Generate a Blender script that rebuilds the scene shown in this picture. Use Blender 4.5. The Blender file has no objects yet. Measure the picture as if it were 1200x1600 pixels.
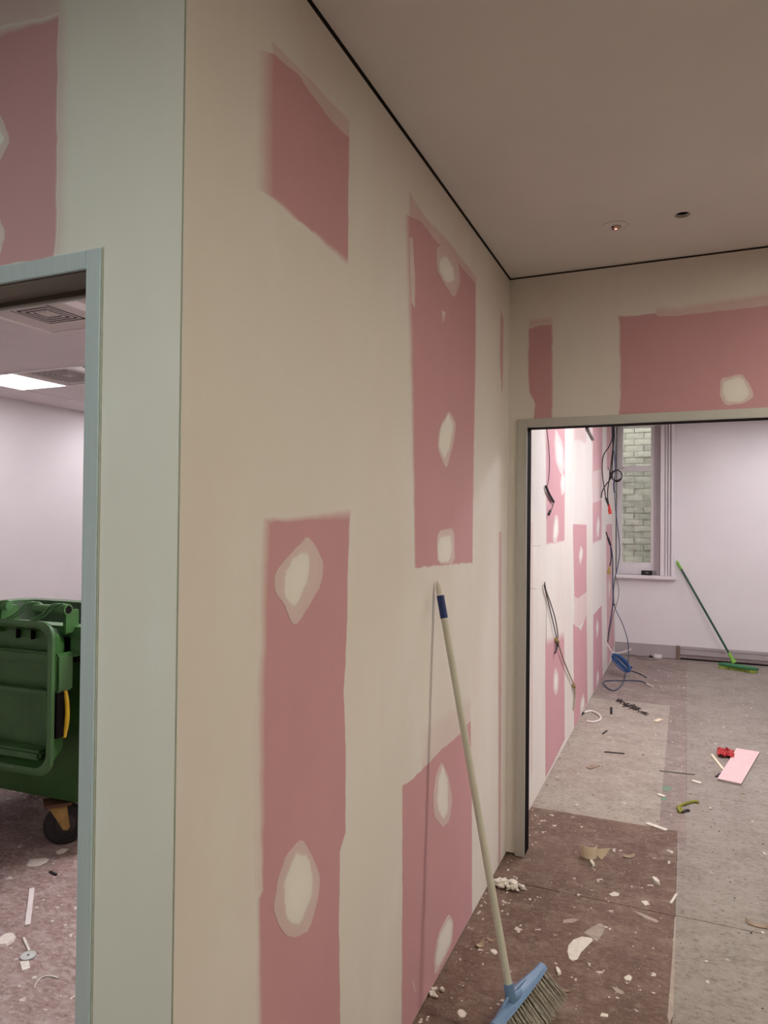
import bpy, bmesh, math, random
from mathutils import Vector, Matrix, noise
from mathutils.geometry import tessellate_polygon
random.seed(7)
SC = bpy.context.scene
COL = SC.collection

# ------------------------------------------------------------------ camera
F_PX = 1107.13                       # focal length in pixels of a 1200x1600 frame
YAW, PITCH, ROLL = 0.403603, 0.01283, 0.009578
CAM = Vector((0.0, 0.0, 1.6))
fwd0 = Vector((-math.sin(YAW), math.cos(YAW), 0)); rgt0 = Vector((math.cos(YAW), math.sin(YAW), 0)); up0 = Vector((0, 0, 1))
FW = fwd0 * math.cos(PITCH) + up0 * math.sin(PITCH)
U2 = up0 * math.cos(PITCH) - fwd0 * math.sin(PITCH)
RT = rgt0 * math.cos(ROLL) + U2 * math.sin(ROLL)
UP = U2 * math.cos(ROLL) - rgt0 * math.sin(ROLL)
cam_data = bpy.data.cameras.new('camera')
cam_data.sensor_fit = 'HORIZONTAL'; cam_data.sensor_width = 36.0
cam_data.lens = F_PX / 1200 * 36.0
cam_data.clip_start = 0.02
cam = bpy.data.objects.new('camera', cam_data)
cam.matrix_world = Matrix(((RT.x, UP.x, -FW.x, CAM.x), (RT.y, UP.y, -FW.y, CAM.y), (RT.z, UP.z, -FW.z, CAM.z), (0, 0, 0, 1)))
COL.objects.link(cam); SC.camera = cam

# ------------------------------------------------------------------ world, exposure
SC.view_settings.view_transform = 'Standard'; SC.view_settings.look = 'None'
SC.view_settings.gamma = 1.0; SC.view_settings.use_curve_mapping = False
SC.view_settings.exposure = 0.0
world = bpy.data.worlds.new('overcast'); SC.world = world; world.use_nodes = True
world.node_tree.nodes['Background'].inputs['Color'].default_value = (0.98, 0.98, 0.93, 1)
world.node_tree.nodes['Background'].inputs['Strength'].default_value = 2.7
SC.cycles.max_bounces = 8; SC.cycles.diffuse_bounces = 5; SC.cycles.adaptive_threshold = 0.02; SC.cycles.use_denoising = True
SC.cycles.sample_clamp_indirect = 6.0

# lit ceiling panels of the hall, behind and to the right of the photographer: centre, strength, colour
YREAR, XRIGHT = -2.6, 2.3
HALL_PANELS = [((-1.15, -1.00), 0.6, 42.0, (0.86, 1.0, 0.95), 'behind the photographer facing the narrow doorway'),
               ((0.98, -0.12), 0.3, 122.0, (1.0, 0.90, 0.66), 'right of the photographer opposite the pink patched wall'),
               ((1.45, 2.22), 0.3, 180.0, (1.0, 0.90, 0.74), 'right of the photographer nearer the wide opening')]
# panels: centre, size x, size y, strength, colour
PANEL_COL = (1.0, 0.945, 0.985)
FAR_PANELS = [((0.28, 4.95), 0.6, 40.0), ((1.05, 8.00), 0.6, 19.0), ((0.28, 6.45), 0.6, 24.0), ((2.60, 3.90), 0.3, 110.0)]   # centre, size, strength
BIN_STRENGTH = 14.0
BIN_NEAR = 80.0

# ------------------------------------------------------------------ measured planes (metres)
XL = -0.797      # left wall of hall and far room
YN = 0.975       # wall with the narrow doorway
YB = 3.40        # wall with the wide opening
YF = 9.11        # window wall of the far room
H = 2.79         # ceiling
XBIN = -6.23     # far wall of the bin room
WT = 0.09

def ray(x, y):
    return FW + RT * ((x - 600) / F_PX) - UP * ((y - 800) / F_PX)
def on(x, y, axis, val):
    """point of the plane axis=val that the photograph shows at pixel x, y"""
    d = ray(x, y); t = (val - CAM[axis]) / d[axis]
    return CAM + d * t
def fl(x, y, z=0.0):
    return on(x, y, 2, z)

# ------------------------------------------------------------------ materials
MATS = {}
def nt(name):
    m = bpy.data.materials.new(name); m.use_nodes = True
    MATS[name] = m
    n = m.node_tree
    return m, n.nodes, n.links, n.nodes['Principled BSDF']
def rgba(c): return (c[0], c[1], c[2], 1)
def mixc(N, L, fac, a, b, blend='MIX'):
    m = N.new('ShaderNodeMix'); m.data_type = 'RGBA'; m.blend_type = blend
    for sock, v in ((m.inputs[0], fac), (m.inputs[6], a), (m.inputs[7], b)):
        if hasattr(v, 'links') or hasattr(v, 'is_linked'): L.new(v, sock)
        elif isinstance(v, (int, float)): sock.default_value = v
        else: sock.default_value = rgba(v)
    return m.outputs[2]
def tex_noise(N, L, scale, detail=4, rough=0.55, stretch=(1, 1, 1), vec=None):
    if vec is None:
        tc = N.new('ShaderNodeTexCoord'); vec = tc.outputs['Object']
    mp = N.new('ShaderNodeMapping'); mp.inputs['Scale'].default_value = stretch
    L.new(vec, mp.inputs['Vector'])
    t = N.new('ShaderNodeTexNoise'); t.inputs['Scale'].default_value = scale
    t.inputs['Detail'].default_value = detail; t.inputs['Roughness'].default_value = rough
    L.new(mp.outputs[0], t.inputs['Vector'])
    return t.outputs['Fac']
def ramp(N, L, v, lo, hi):
    r = N.new('ShaderNodeMapRange'); r.inputs[1].default_value = lo; r.inputs[2].default_value = hi
    r.clamp = True; L.new(v, r.inputs[0]); return r.outputs[0]
def mul(N, L, a, b):
    m = N.new('ShaderNodeMath'); m.operation = 'MULTIPLY'
    L.new(a, m.inputs[0])
    if isinstance(b, (int, float)): m.inputs[1].default_value = b
    else: L.new(b, m.inputs[1])
    return m.outputs[0]
def bump(N, L, B, v, strength, dist=0.002):
    b = N.new('ShaderNodeBump'); b.inputs['Strength'].default_value = strength; b.inputs['Distance'].default_value = dist
    L.new(v, b.inputs['Height']); L.new(b.outputs[0], B.inputs['Normal'])

def simple(name, col, rough=0.6, metal=0.0, var=0.12, scale=30, emit=None, estr=0, spec=0.4, bmp=0.0, col2=None):
    m, N, L, B = nt(name)
    nz = tex_noise(N, L, scale)
    c2 = col2 if col2 else tuple(max(0, c * (1 - var * 2)) for c in col)
    L.new(mixc(N, L, ramp(N, L, nz, 0.3, 0.75), col, c2), B.inputs['Base Color'])
    B.inputs['Roughness'].default_value = rough; B.inputs['Metallic'].default_value = metal
    B.inputs['Specular IOR Level'].default_value = spec
    if emit:
        B.inputs['Emission Color'].default_value = rgba(emit); B.inputs['Emission Strength'].default_value = estr
    if bmp: bump(N, L, B, nz, bmp)
    return m

PLASTER = (0.76, 0.735, 0.69); PINK = (0.60, 0.335, 0.365)
def wall_board():
    """pink board skimmed with filler; attribute 'pink' says how much board shows"""
    m, N, L, B = nt('plasterboard')
    at = N.new('ShaderNodeAttribute'); at.attribute_name = 'pink'; at.attribute_type = 'GEOMETRY'
    tc = N.new('ShaderNodeTexCoord')
    streak = tex_noise(N, L, 1.3, 3, 0.5, (2.2, 2.2, 0.6), tc.outputs['Object'])
    fine = tex_noise(N, L, 5, 6, 0.62, (1.0, 1.0, 0.6), tc.outputs['Object'])
    pl = mixc(N, L, ramp(N, L, streak, 0.35, 0.7), PLASTER, (0.73, 0.675, 0.625))
    pl = mixc(N, L, ramp(N, L, fine, 0.52, 0.85), pl, (0.785, 0.77, 0.735))
    pk = mixc(N, L, ramp(N, L, fine, 0.4, 0.7), PINK, (0.575, 0.325, 0.35))
    # break the feathered edges with noise
    ad = N.new('ShaderNodeMath'); ad.operation = 'MULTIPLY_ADD'
    sb = N.new('ShaderNodeMath'); sb.operation = 'SUBTRACT'; L.new(fine, sb.inputs[0]); sb.inputs[1].default_value = 0.5
    pp = N.new('ShaderNodeMath'); pp.operation = 'PINGPONG'; pp.inputs[1].default_value = 0.5
    L.new(at.outputs['Fac'], pp.inputs[0])
    L.new(sb.outputs[0], ad.inputs[0]); L.new(pp.outputs[0], ad.inputs[1]); L.new(at.outputs['Fac'], ad.inputs[2])
    ad.use_clamp = True
    wt = ramp(N, L, at.outputs['Fac'], 0.0, -0.2)
    pl = mixc(N, L, wt, pl, (0.83, 0.815, 0.77))
    L.new(mixc(N, L, ad.outputs[0], pl, pk), B.inputs['Base Color'])
    B.inputs['Roughness'].default_value = 0.62; B.inputs['Specular IOR Level'].default_value = 0.22
    bump(N, L, B, fine, 0.06, 0.003)
    return m
def floor_mat(name, a, b, dust, dustlo, dark, speck=0.62, streak=(0.85, 1.3, 1)):
    m, N, L, B = nt(name)
    tc = N.new('ShaderNodeTexCoord'); o = tc.outputs['Object']
    n1 = tex_noise(N, L, 2.3, 6, 0.6, (1, 1, 1), o)
    n2 = tex_noise(N, L, 11, 8, 0.72, streak, o)
    n3 = tex_noise(N, L, 46, 6, 0.7, streak, o)
    n4 = tex_noise(N, L, 150, 3, 0.6, (1, 1, 1), o)
    c = mixc(N, L, ramp(N, L, n1, 0.35, 0.65), a, b)
    c = mixc(N, L, mul(N, L, ramp(N, L, n2, dustlo, dustlo + 0.28), 0.75), c, dust)
    c = mixc(N, L, mul(N, L, ramp(N, L, n3, dustlo + 0.02, dustlo + 0.22), 0.62), c, dust)
    n5 = tex_noise(N, L, 4.2, 9, 0.78, (1, 1, 1), o)
    c = mixc(N, L, mul(N, L, ramp(N, L, n5, 0.52, 0.72), 0.6), c, dust)
    c = mixc(N, L, mul(N, L, ramp(N, L, n5, 0.46, 0.30), 0.4), c, dark)
    dk = mul(N, L, ramp(N, L, n3, 0.46, 0.36), ramp(N, L, n2, 0.60, 0.46))
    c = mixc(N, L, mul(N, L, dk, 0.62), c, dark)
    v = N.new('ShaderNodeTexVoronoi'); v.inputs['Scale'].default_value = 30; v.inputs['Randomness'].default_value = 1
    dn = N.new('ShaderNodeMixRGB'); dn.inputs[0].default_value = 0.06
    L.new(o, dn.inputs[1])
    nn = N.new('ShaderNodeTexNoise'); nn.inputs['Scale'].default_value = 40; L.new(o, nn.inputs['Vector'])
    L.new(nn.outputs['Color'], dn.inputs[2]); L.new(dn.outputs[0], v.inputs['Vector'])
    sp = N.new('ShaderNodeSeparateColor'); L.new(v.outputs['Color'], sp.inputs[0])
    big = ramp(N, L, sp.outputs[0], speck, 1.0)            # only some cells carry a speck, of varied size
    th = N.new('ShaderNodeMath'); th.operation = 'SUBTRACT'; L.new(mul(N, L, big, 0.34), th.inputs[0]); L.new(v.outputs['Distance'], th.inputs[1])
    c = mixc(N, L, mul(N, L, ramp(N, L, th.outputs[0], 0.0, 0.05), 0.8), c, (0.66, 0.61, 0.56))
    c = mixc(N, L, mul(N, L, ramp(N, L, n4, 0.64, 0.72), 0.7), c, (0.60, 0.55, 0.50))
    L.new(c, B.inputs['Base Color'])
    B.inputs['Roughness'].default_value = 0.72; B.inputs['Specular IOR Level'].default_value = 0.25
    bump(N, L, B, n3, 0.35, 0.003)
    return m
def alu_mat(name, col, rough=0.38):
    m, N, L, B = nt(name)
    nz = tex_noise(N, L, 5, 4, 0.6, (30, 30, 0.6))
    L.new(mixc(N, L, ramp(N, L, nz, 0.35, 0.7), col, tuple(c * 0.95 for c in col)), B.inputs['Base Color'])
    B.inputs['Metallic'].default_value = 0.45; B.inputs['Roughness'].default_value = rough
    return m

M_BOARD = wall_board()
M_CEIL = simple('ceiling_paint', (0.80, 0.785, 0.775), 0.85, var=0.03, scale=2.0, spec=0.15)
M_DARKWALL = simple('low_bounce_brown', (0.24, 0.20, 0.16), 0.85, var=0.1, scale=3)  # dark finish added to unseen hall walls to cut bounced light
M_WHITE = simple('white_wall_paint', (0.80, 0.77, 0.785), 0.7, var=0.03, scale=1.5, spec=0.2)
M_TILE = simple('ceiling_tile_white', (0.78, 0.72, 0.73), 0.85, var=0.03, scale=4, spec=0.1)
M_TBAR = simple('white_enamel_bar', (0.85, 0.80, 0.80), 0.5, var=0.02)
M_GLOSS = simple('white_gloss_paint', (0.82, 0.78, 0.80), 0.35, var=0.03, scale=6)
M_SKIRT = simple('grey_skirting_paint', (0.43, 0.385, 0.39), 0.45, var=0.06, scale=8)
M_SKIRT_RAW = simple('bare_timber_end', (0.26, 0.18, 0.14), 0.8, var=0.25, scale=60)
M_ALU = alu_mat('satin_aluminium', (0.74, 0.83, 0.89), 0.33)
M_ALU2 = alu_mat('warm_aluminium', (0.56, 0.56, 0.525), 0.45)
M_BLACK = simple('flat_black', (0.010, 0.008, 0.008), 0.85, var=0.2, spec=0.05)  # flat black for reveal linings, voids, slots, holes and small dark parts
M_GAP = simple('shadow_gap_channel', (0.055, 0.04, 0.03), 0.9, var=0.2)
M_BEAD = simple('corner_bead_metal', (0.36, 0.36, 0.31), 0.5, var=0.1)
M_FBROWN = floor_mat('brown_worn_floor', (0.130, 0.078, 0.060), (0.175, 0.110, 0.086), (0.31, 0.242, 0.202), 0.51, (0.06, 0.04, 0.033), 0.80)
M_FGREY = floor_mat('pale_scuffed_floor', (0.225, 0.194, 0.168), (0.278, 0.243, 0.214), (0.35, 0.312, 0.28), 0.47, (0.075, 0.055, 0.045), 0.94)
M_FFAR = M_FGREY
M_FPALE = floor_mat('dusty_beige_floor', (0.285, 0.240, 0.200), (0.335, 0.290, 0.245), (0.44, 0.395, 0.35), 0.46, (0.12, 0.09, 0.075), 0.90)
M_FMAUVE = floor_mat('mauve_brown_floor', (0.205, 0.158, 0.142), (0.255, 0.20, 0.18), (0.37, 0.32, 0.29), 0.48, (0.09, 0.07, 0.06), 0.88)
M_FBIN = floor_mat('red_brown_floor', (0.23, 0.15, 0.135), (0.29, 0.205, 0.185), (0.50, 0.43, 0.41), 0.48, (0.10, 0.07, 0.065), 0.82)
M_SLAB = simple('screed', (0.06, 0.05, 0.045), 0.95, var=0.2)
M_BRICK = simple('pale_painted_brick', (0.52, 0.505, 0.455), 0.9, var=0.16, scale=14, bmp=0.5)
M_BRICK2 = simple('grey_painted_brick', (0.43, 0.425, 0.385), 0.9, var=0.2, scale=18, bmp=0.5)
M_MORTAR = simple('mortar', (0.40, 0.39, 0.345), 0.95, var=0.2, scale=40)
M_CHIP = simple('dry_plaster', (0.74, 0.69, 0.62), 0.9, var=0.1, scale=60)
M_PAPER = simple('cream_paper', (0.80, 0.70, 0.53), 0.8, var=0.05, scale=20)
M_TAN = simple('brown_paper', (0.36, 0.27, 0.20), 0.85, var=0.2, scale=40)
M_PINKBOARD = simple('pink_board_paper', (0.74, 0.51, 0.52), 0.75, var=0.05, scale=20)
M_CORE = simple('gypsum_core', (0.46, 0.40, 0.38), 0.9, var=0.1, scale=60)

# ------------------------------------------------------------------ mesh helpers
def link(name, me, mat, parent=None):
    o = bpy.data.objects.new(name, me)
    if mat is not None and me is not None and not me.materials: me.materials.append(mat)
    COL.objects.link(o)
    if parent is not None: o.parent = parent
    return o
class MB:
    def __init__(s): s.v = []; s.f = []; s.a = []; s.smooth = False
    def add(s, vs, fs, a=0.0):
        k = len(s.v); s.v += [tuple(v) for v in vs]
        s.a += (a if isinstance(a, list) else [a] * len(vs))
        s.f += [tuple(i + k for i in f) for f in fs]; return s
    def box(s, x0, x1, y0, y1, z0, z1):
        vs = [(x, y, z) for z in (z0, z1) for y in (y0, y1) for x in (x0, x1)]
        return s.add(vs, [(0, 2, 3, 1), (4, 5, 7, 6), (0, 1, 5, 4), (2, 6, 7, 3), (0, 4, 6, 2), (1, 3, 7, 5)])
    def obox(s, c, ax, ay, az):
        """box from centre and three half-axis vectors"""
        c = Vector(c); vs = [c + ax * i + ay * j + az * k for k in (-1, 1) for j in (-1, 1) for i in (-1, 1)]
        return s.add(vs, [(0, 2, 3, 1), (4, 5, 7, 6), (0, 1, 5, 4), (2, 6, 7, 3), (0, 4, 6, 2), (1, 3, 7, 5)])
    def tube(s, pts, r, n=8, cap=True):
        pts = [Vector(p) for p in pts]; rs = r if isinstance(r, (list, tuple)) else [r] * len(pts)
        t0 = (pts[1] - pts[0]).normalized()
        u = t0.orthogonal().normalized(); k = len(s.v); vs = []
        for i, p in enumerate(pts):
            t = (pts[min(i + 1, len(pts) - 1)] - pts[max(i - 1, 0)])
            t = t.normalized() if t.length > 1e-9 else t0
            u = (u - t * u.dot(t)); u = u.normalized() if u.length > 1e-6 else t.orthogonal().normalized()
            w = t.cross(u)
            for j in range(n):
                a = 2 * math.pi * j / n; vs.append(p + (u * math.cos(a) + w * math.sin(a)) * rs[i])
        fs = [(i * n + j, i * n + (j + 1) % n, (i + 1) * n + (j + 1) % n, (i + 1) * n + j) for i in range(len(pts) - 1) for j in range(n)]
        if cap: fs += [tuple(reversed(range(n))), tuple((len(pts) - 1) * n + j for j in range(n))]
        return s.add(vs, fs)
    def rings(s, rings, closed=False, cap0=True, cap1=True):
        n = len(rings[0]); vs = [v for r in rings for v in r]
        fs = [(i * n + j, i * n + (j + 1) % n, (i + 1) * n + (j + 1) % n, (i + 1) * n + j) for i in range(len(rings) - 1) for j in range(n)]
        if cap0: fs.append(tuple(reversed(range(n))))
        if cap1: fs.append(tuple((len(rings) - 1) * n + j for j in range(n)))
        return s.add(vs, fs)
    def mesh(s, name):
        me = bpy.data.meshes.new(name); me.from_pydata(s.v, [], s.f)
        if any(s.a):
            at = me.attributes.new('pink', 'FLOAT', 'POINT')
            at.data.foreach_set('value', s.a)
        me.update(); return me
    def build(s, name, mat, parent=None, bevel=0, smooth=False, recalc=True):
        me = s.mesh(name)
        bm = bmesh.new(); bm.from_mesh(me)
        if recalc: bmesh.ops.recalc_face_normals(bm, faces=bm.faces)
        if bevel:
            ed = [e for e in bm.edges if len(e.link_faces) == 2 and e.calc_face_angle(0) > 0.6]
            bmesh.ops.bevel(bm, geom=ed, offset=bevel, segments=2, affect='EDGES', clamp_overlap=True)
        bm.to_mesh(me); bm.free()
        if smooth:
            for p in me.polygons: p.use_smooth = True
            try: me.set_sharp_from_angle(angle=0.7)
            except Exception: pass
        return link(name, me, mat, parent)
def tag(o, label, cat, group=None, kind=None):
    if label: o['label'] = label
    if cat: o['category'] = cat
    if group: o['group'] = group
    if kind: o['kind'] = kind
    return o
def struct(o): o['kind'] = 'structure'; return o
def empty(name, loc, label, cat, group=None):
    o = bpy.data.objects.new(name, None); o.location = loc; o.empty_display_size = 0.1
    COL.objects.link(o); return tag(o, label, cat, group)
def keep(child, parent):
    """parent without moving the child"""
    child.parent = parent; child.matrix_parent_inverse = Matrix.Translation(parent.location).inverted()
    return child
def smooth_path(pts, k=6):
    pts = [Vector(p) for p in pts]
    if len(pts) < 3: return pts
    out = []
    for i in range(len(pts) - 1):
        p0 = pts[max(i - 1, 0)]; p1 = pts[i]; p2 = pts[i + 1]; p3 = pts[min(i + 2, len(pts) - 1)]
        for j in range(k):
            t = j / k
            out.append(0.5 * ((2 * p1) + (p2 - p0) * t + (2 * p0 - 5 * p1 + 4 * p2 - p3) * t * t + (3 * p1 - p0 - 3 * p2 + p3) * t ** 3))
    out.append(pts[-1]); return out

# ------------------------------------------------------------------ the shell
# floor: sheets laid on a slab, each sheet its own piece
floor = struct(MB().box(-6.4, 3.6, -3.0, 9.3, -0.10, -0.005).build('floor', M_SLAB))
def sheet(x0, x1, y0, y1, mat, top=0.0):
    return MB().box(x0, x1, y0, y1, -0.006, top).build('floor_sheet', mat, floor)
sheet(XL - 0.02, -0.038, 0.9, 3.148, M_FBROWN)
sheet(-0.036, 1.10, 0.9, 3.154, M_FGREY)
sheet(1.102, 2.4, 0.9, 3.155, M_FGREY)
sheet(XL - 0.02, -0.038, 3.153, 4.02, M_FBROWN)
sheet(-0.036, 1.10, 3.159, 4.60, M_FGREY)
sheet(1.102, 3.55, 3.159, 4.60, M_FGREY)
sheet(XL - 0.02, -0.128, 4.021, 5.16, M_FPALE)
sheet(-0.128, -0.0375, 3.80 + 0.221, 5.02, M_FMAUVE)
sheet(-0.0375, 0.005, 3.80, 6.2, M_FMAUVE, 0.0006)
sheet(-0.128, -0.0375, 5.023, 6.2, M_FMAUVE)
sheet(XL - 0.02, -0.128, 5.161, 6.75, M_FPALE)
sheet(-0.128, 0.0055, 6.201, 6.75, M_FMAUVE)
sheet(XL - 0.02, 0.0055, 6.7505, 9.2, M_FMAUVE)
sheet(0.006, 3.55, 4.603, 9.2, M_FFAR)
sheet(-6.35, XL - 0.022, 0.9, 9.2, M_FBIN)
sheet(-3.6, 2.4, -2.65, 0.898, M_FBROWN)

def wall(name, boxes, mat=M_BOARD):
    b = MB()
    for q in boxes: b.box(*q)
    return struct(b.build(name, mat))
GAP = 0.010
wall_left = wall('wall_left', [(XL - WT, XL, YN + 0.003, YF, 0.004, H - GAP)])
DX0, DX1 = -1.92, -1.0105           # clear opening of the narrow doorway
DH = 2.056
wall_near = wall('wall_near', [(-3.6, DX0 - 0.035, YN, YN + 0.12, 0.004, H - GAP), (DX1 + 0.0355, XL - 0.003, YN, YN + 0.12, 0.004, H - GAP),
                               (DX0 - 0.035, DX1 + 0.0355, YN, YN + 0.12, DH + 0.034, H - GAP)])
OX0, OX1 = -0.7055, 2.15           # clear opening to the far room
wall_back = wall('wall_back', [(XL, OX0 - 0.046, YB, YB + WT, 0.012, H - GAP), (OX1 + 0.046, 3.6, YB, YB + WT, 0.004, H - GAP),
                               (OX0 - 0.046, OX1 + 0.046, YB, YB + WT, DH + 0.038, H - GAP)])
WX0, WX1, WZ0, WZ1 = -0.795, -0.288, 0.98, 2.785
wall_far = wall('wall_far', [(XL, WX0, YF, YF + 0.25, 0, H), (WX1, 3.6, YF, YF + 0.25, 0, H), (WX0, WX1, YF, YF + 0.25, 0, WZ0), (WX0, WX1, YF, YF + 0.25, WZ1, H)], M_WHITE)
wall_right = wall('wall_right', [(XRIGHT, XRIGHT + .1, YREAR, YB, 0, H)], M_DARKWALL)
wall_right_far = wall('wall_right_far', [(3.5, 3.6, YB + WT, YF, 0, H)], M_WHITE)
wall_rear = wall('wall_rear', [(-3.6, 2.4, YREAR - .1, YREAR, 0, H)], M_DARKWALL)
wall_side = wall('wall_side', [(-3.7, -3.6, YREAR, YN + 0.12, 0, H)], M_DARKWALL)
wall_bin_far = wall('wall_bin_far', [(XBIN - 0.1, XBIN, YN, YF, 0, H + .42)], M_WHITE)
wall_bin_end = wall('wall_bin_end', [(XBIN, XL - WT, 8.2, 8.3, 0, H + .42)], M_WHITE)
wall_bin_near = wall('wall_bin_near', [(XBIN, -3.6, YN, YN + 0.12, 0, H + .42)], M_WHITE)

# hall ceiling with the round hole left by a removed fitting
HOLE = on(1066.5, 336, 2, H); HR = 0.028
def ceiling_with_hole(x0, x1, y0, y1, c, r, th):
    b = MB(); n = 32; q = 0.12
    b.box(x0, c.x - q, y0, y1, H, H + th); b.box(c.x + q, x1, y0, y1, H, H + th)
    b.box(c.x - q, c.x + q, y0, c.y - q, H, H + th); b.box(c.x - q, c.x + q, c.y + q, y1, H, H + th)
    circ = [(c.x + r * math.cos(2 * math.pi * i / n), c.y + r * math.sin(2 * math.pi * i / n)) for i in range(n)]
    sq = []
    for i in range(n):
        a = 2 * math.pi * i / n; m = q / max(abs(math.cos(a)), abs(math.sin(a)))
        sq.append((c.x + m * math.cos(a), c.y + m * math.sin(a)))
    vs = [(x, y, H) for x, y in circ] + [(x, y, H) for x, y in sq] + [(x, y, H + 0.013) for x, y in circ]
    fs = []
    for i in range(n):
        j = (i + 1) % n; fs += [(i, n + i, n + j, j), (i, j, 2 * n + j, 2 * n + i)]
    b.add(vs, fs); return b
cb0 = ceiling_with_hole(XL + 0.004, 2.4, YREAR, YB + 0.02, HOLE, HR, 0.013); cb0.box(-3.6, XL + 0.004, YREAR, YN - 0.006, H, H + 0.013)
ceiling = struct(cb0.build('ceiling', M_CEIL))
struct(MB().box(-3.7, 2.5, YREAR - .1, YN + .1, H + 0.16, H + 0.2).box(XL - .05, 2.5, YN + .1, YB + WT, H + 0.16, H + 0.2).box(XL - .05, XL - .045, YN, YB, H + .02, H + .16).box(XL, 2.5, YB + .045, YB + .05, H + .02, H + .16).build('ceiling_void', M_BLACK))
ceiling_far = struct(MB().box(XL - WT, 3.6, YB + WT, YF + 0.2, H, H + 0.1).build('ceiling_far', M_WHITE))
BY = 4.115
ceiling_bin = struct(MB().box(XBIN - 0.1, XL - WT, YN + 0.12, BY - 0.012, H, H + 0.1).build('ceiling_bin', M_TILE))
# recessed dark shadow line between hall walls and ceiling
t1 = struct(MB().box(XL - 0.05, XL - 0.007, YN, YB + 0.05, H - 0.02, H + 0.02).build('trim_1', M_GAP))
t2 = struct(MB().box(XL, 2.3, YB + 0.007, YB + 0.05, H - 0.02, H + 0.02).build('trim_2', M_GAP))
t3 = struct(MB().box(-3.6, XL - 0.05, YN + 0.007, YN + 0.05, H - 0.02, H + 0.02).build('trim_3', M_GAP))
# metal bead down the outside corner
cb = MB().tube([(XL - 0.0045, YN + 0.0045, 0.004), (XL - 0.0045, YN + 0.0045, H - GAP)], 0.0042, 8)
struct(cb.build('trim_4', M_BEAD, smooth=True))

# ------------------------------------------------------------------ bare board and filler on the walls
def resample(pts, step):
    out = []
    n = len(pts)
    for i in range(n):
        a, b = pts[i], pts[(i + 1) % n]
        k = max(1, int(((b[0] - a[0]).length) / step))
        for j in range(k):
            t = j / k; out.append(tuple(a[q].lerp(b[q], t) for q in range(len(a))))
    return out
PATCH_N = [0]
def wall_patch(name, wallobj, axis, val, nrm, pts, amount=1.0, lift=0.0006, base=0.0, jit=0.002, step=0.02):
    """pts: (x, y) or (x, y, dx, dy): pixel of the core outline and pixel offset of where the feathered edge ends"""
    P = []
    for q in pts:
        a = on(q[0], q[1], axis, val)
        b = on(q[0] + q[2], q[1] + q[3], axis, val) if len(q) == 4 else a.copy()
        for v in (a, b): v.z = min(max(v.z, 0.006), H - 0.02)
        P.append((a, b))
    PATCH_N[0] += 1; lift = 0.00012 + 0.000012 * PATCH_N[0] + (0.0004 if lift >= 0.001 else 0)
    R = resample(P, step * 0.6)
    cen = sum((r[0] for r in R), Vector()) / len(R)
    inner, outer, foot = [], [], []
    for i, (a, b) in enumerate(R):
        d = Vector([noise.noise(Vector((a.x * 23 + c * 7, a.y * 23, a.z * 23))) for c in range(3)]) * jit * 2 + Vector([noise.noise(Vector((a.x * 90 + c * 3, a.y * 90, a.z * 90))) for c in range(3)]) * 0.0022
        d[axis] = 0
        ia = a + d; ob = b + d
        if (ob - ia).length < 0.0012: ob = ia + (ia - cen).normalized() * 0.0012
        for v in (ia, ob): v.z = min(max(v.z, 0.006), H - 0.015)
        inner.append(ia + nrm * lift); outer.append(ob + nrm * (lift - 0.00001)); foot.append(ob.copy())
    n = len(inner)
    tris = tessellate_polygon([inner])
    vs = inner + outer + foot
    at = [amount] * n + [base] * n + [base] * n
    fs = [tuple(t) for t in tris] + [(i, (i + 1) % n, n + (i + 1) % n, n + i) for i in range(n)]
    fs += [(n + i, n + (i + 1) % n, 2 * n + (i + 1) % n, 2 * n + i) for i in range(n)]
    b = MB(); b.add(vs, fs, at)
    if not any(at): b.a[0] = 1e-6
    return b.build(name, M_BOARD, wallobj)
def dab(wallobj, axis, val, nrm, outer, core, halo=0.55, lift=0.0011):
    """filler over a screw line: thin translucent skirt, thick white core"""
    O = [on(x, y, axis, val) for x, y in outer]; C0 = [on(x, y, axis, val) for x, y in core]
    for v in O + C0: v.z = max(v.z, 0.006)
    def chaikin(P):
        out = []
        for i, p in enumerate(P):
            q = P[(i + 1) % len(P)]; out += [p.lerp(q, .15), p.lerp(q, .85)]
        return out
    O = chaikin(O); C0 = chaikin(C0)
    def ring(P, k=56):
        cen = sum(P, Vector()) / len(P)
        Rr = [r[0] for r in resample([(p,) for p in P], 0.008)]
        other = 1 if axis == 0 else 0
        Rr.sort(key=lambda p: math.atan2(p.z - cen.z, p[other] - cen[other]))
        L_ = len(Rr); return [Rr[int(i * L_ / k)] for i in range(k)], cen
    ro, cen = ring(O); rc, _ = ring(C0)
    k = len(ro)
    rm = [rc[i].lerp(ro[i], 0.14) for i in range(k)]
    r0 = [rc[i].lerp(cen, 0.05) for i in range(k)]
    def jitv(p, s): 
        d = Vector([noise.noise(Vector((p.x * 40 + c * 5, p.y * 40, p.z * 40))) for c in range(3)]) * s; d[axis] = 0; return p + d
    vs = [cen + nrm * (lift * 1.3)] + [jitv(p, .006) + nrm * (lift * 1.25) for p in r0] + [jitv(p, .008) + nrm * (lift * 1.12) for p in rm] + [jitv(p, .003) + nrm * lift for p in ro] + [jitv(p, .003) + nrm * 0.0 for p in ro]
    at = [-0.25] + [-0.12] * k + [halo * 0.8] * k + [halo] * k + [halo] * k
    fs = [(0, 1 + i, 1 + (i + 1) % k) for i in range(k)]
    for lvl in range(3):
        s0 = 1 + lvl * k; s1 = s0 + k
        fs += [(s0 + i, s1 + i, s1 + (i + 1) % k, s0 + (i + 1) % k) for i in range(k)]
    b = MB(); b.add(vs, fs, at)
    return b.build('filler_dab', M_BOARD, wallobj, smooth=True)
NX = Vector((1, 0, 0)); NY = Vector((0, -1, 0))
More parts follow.
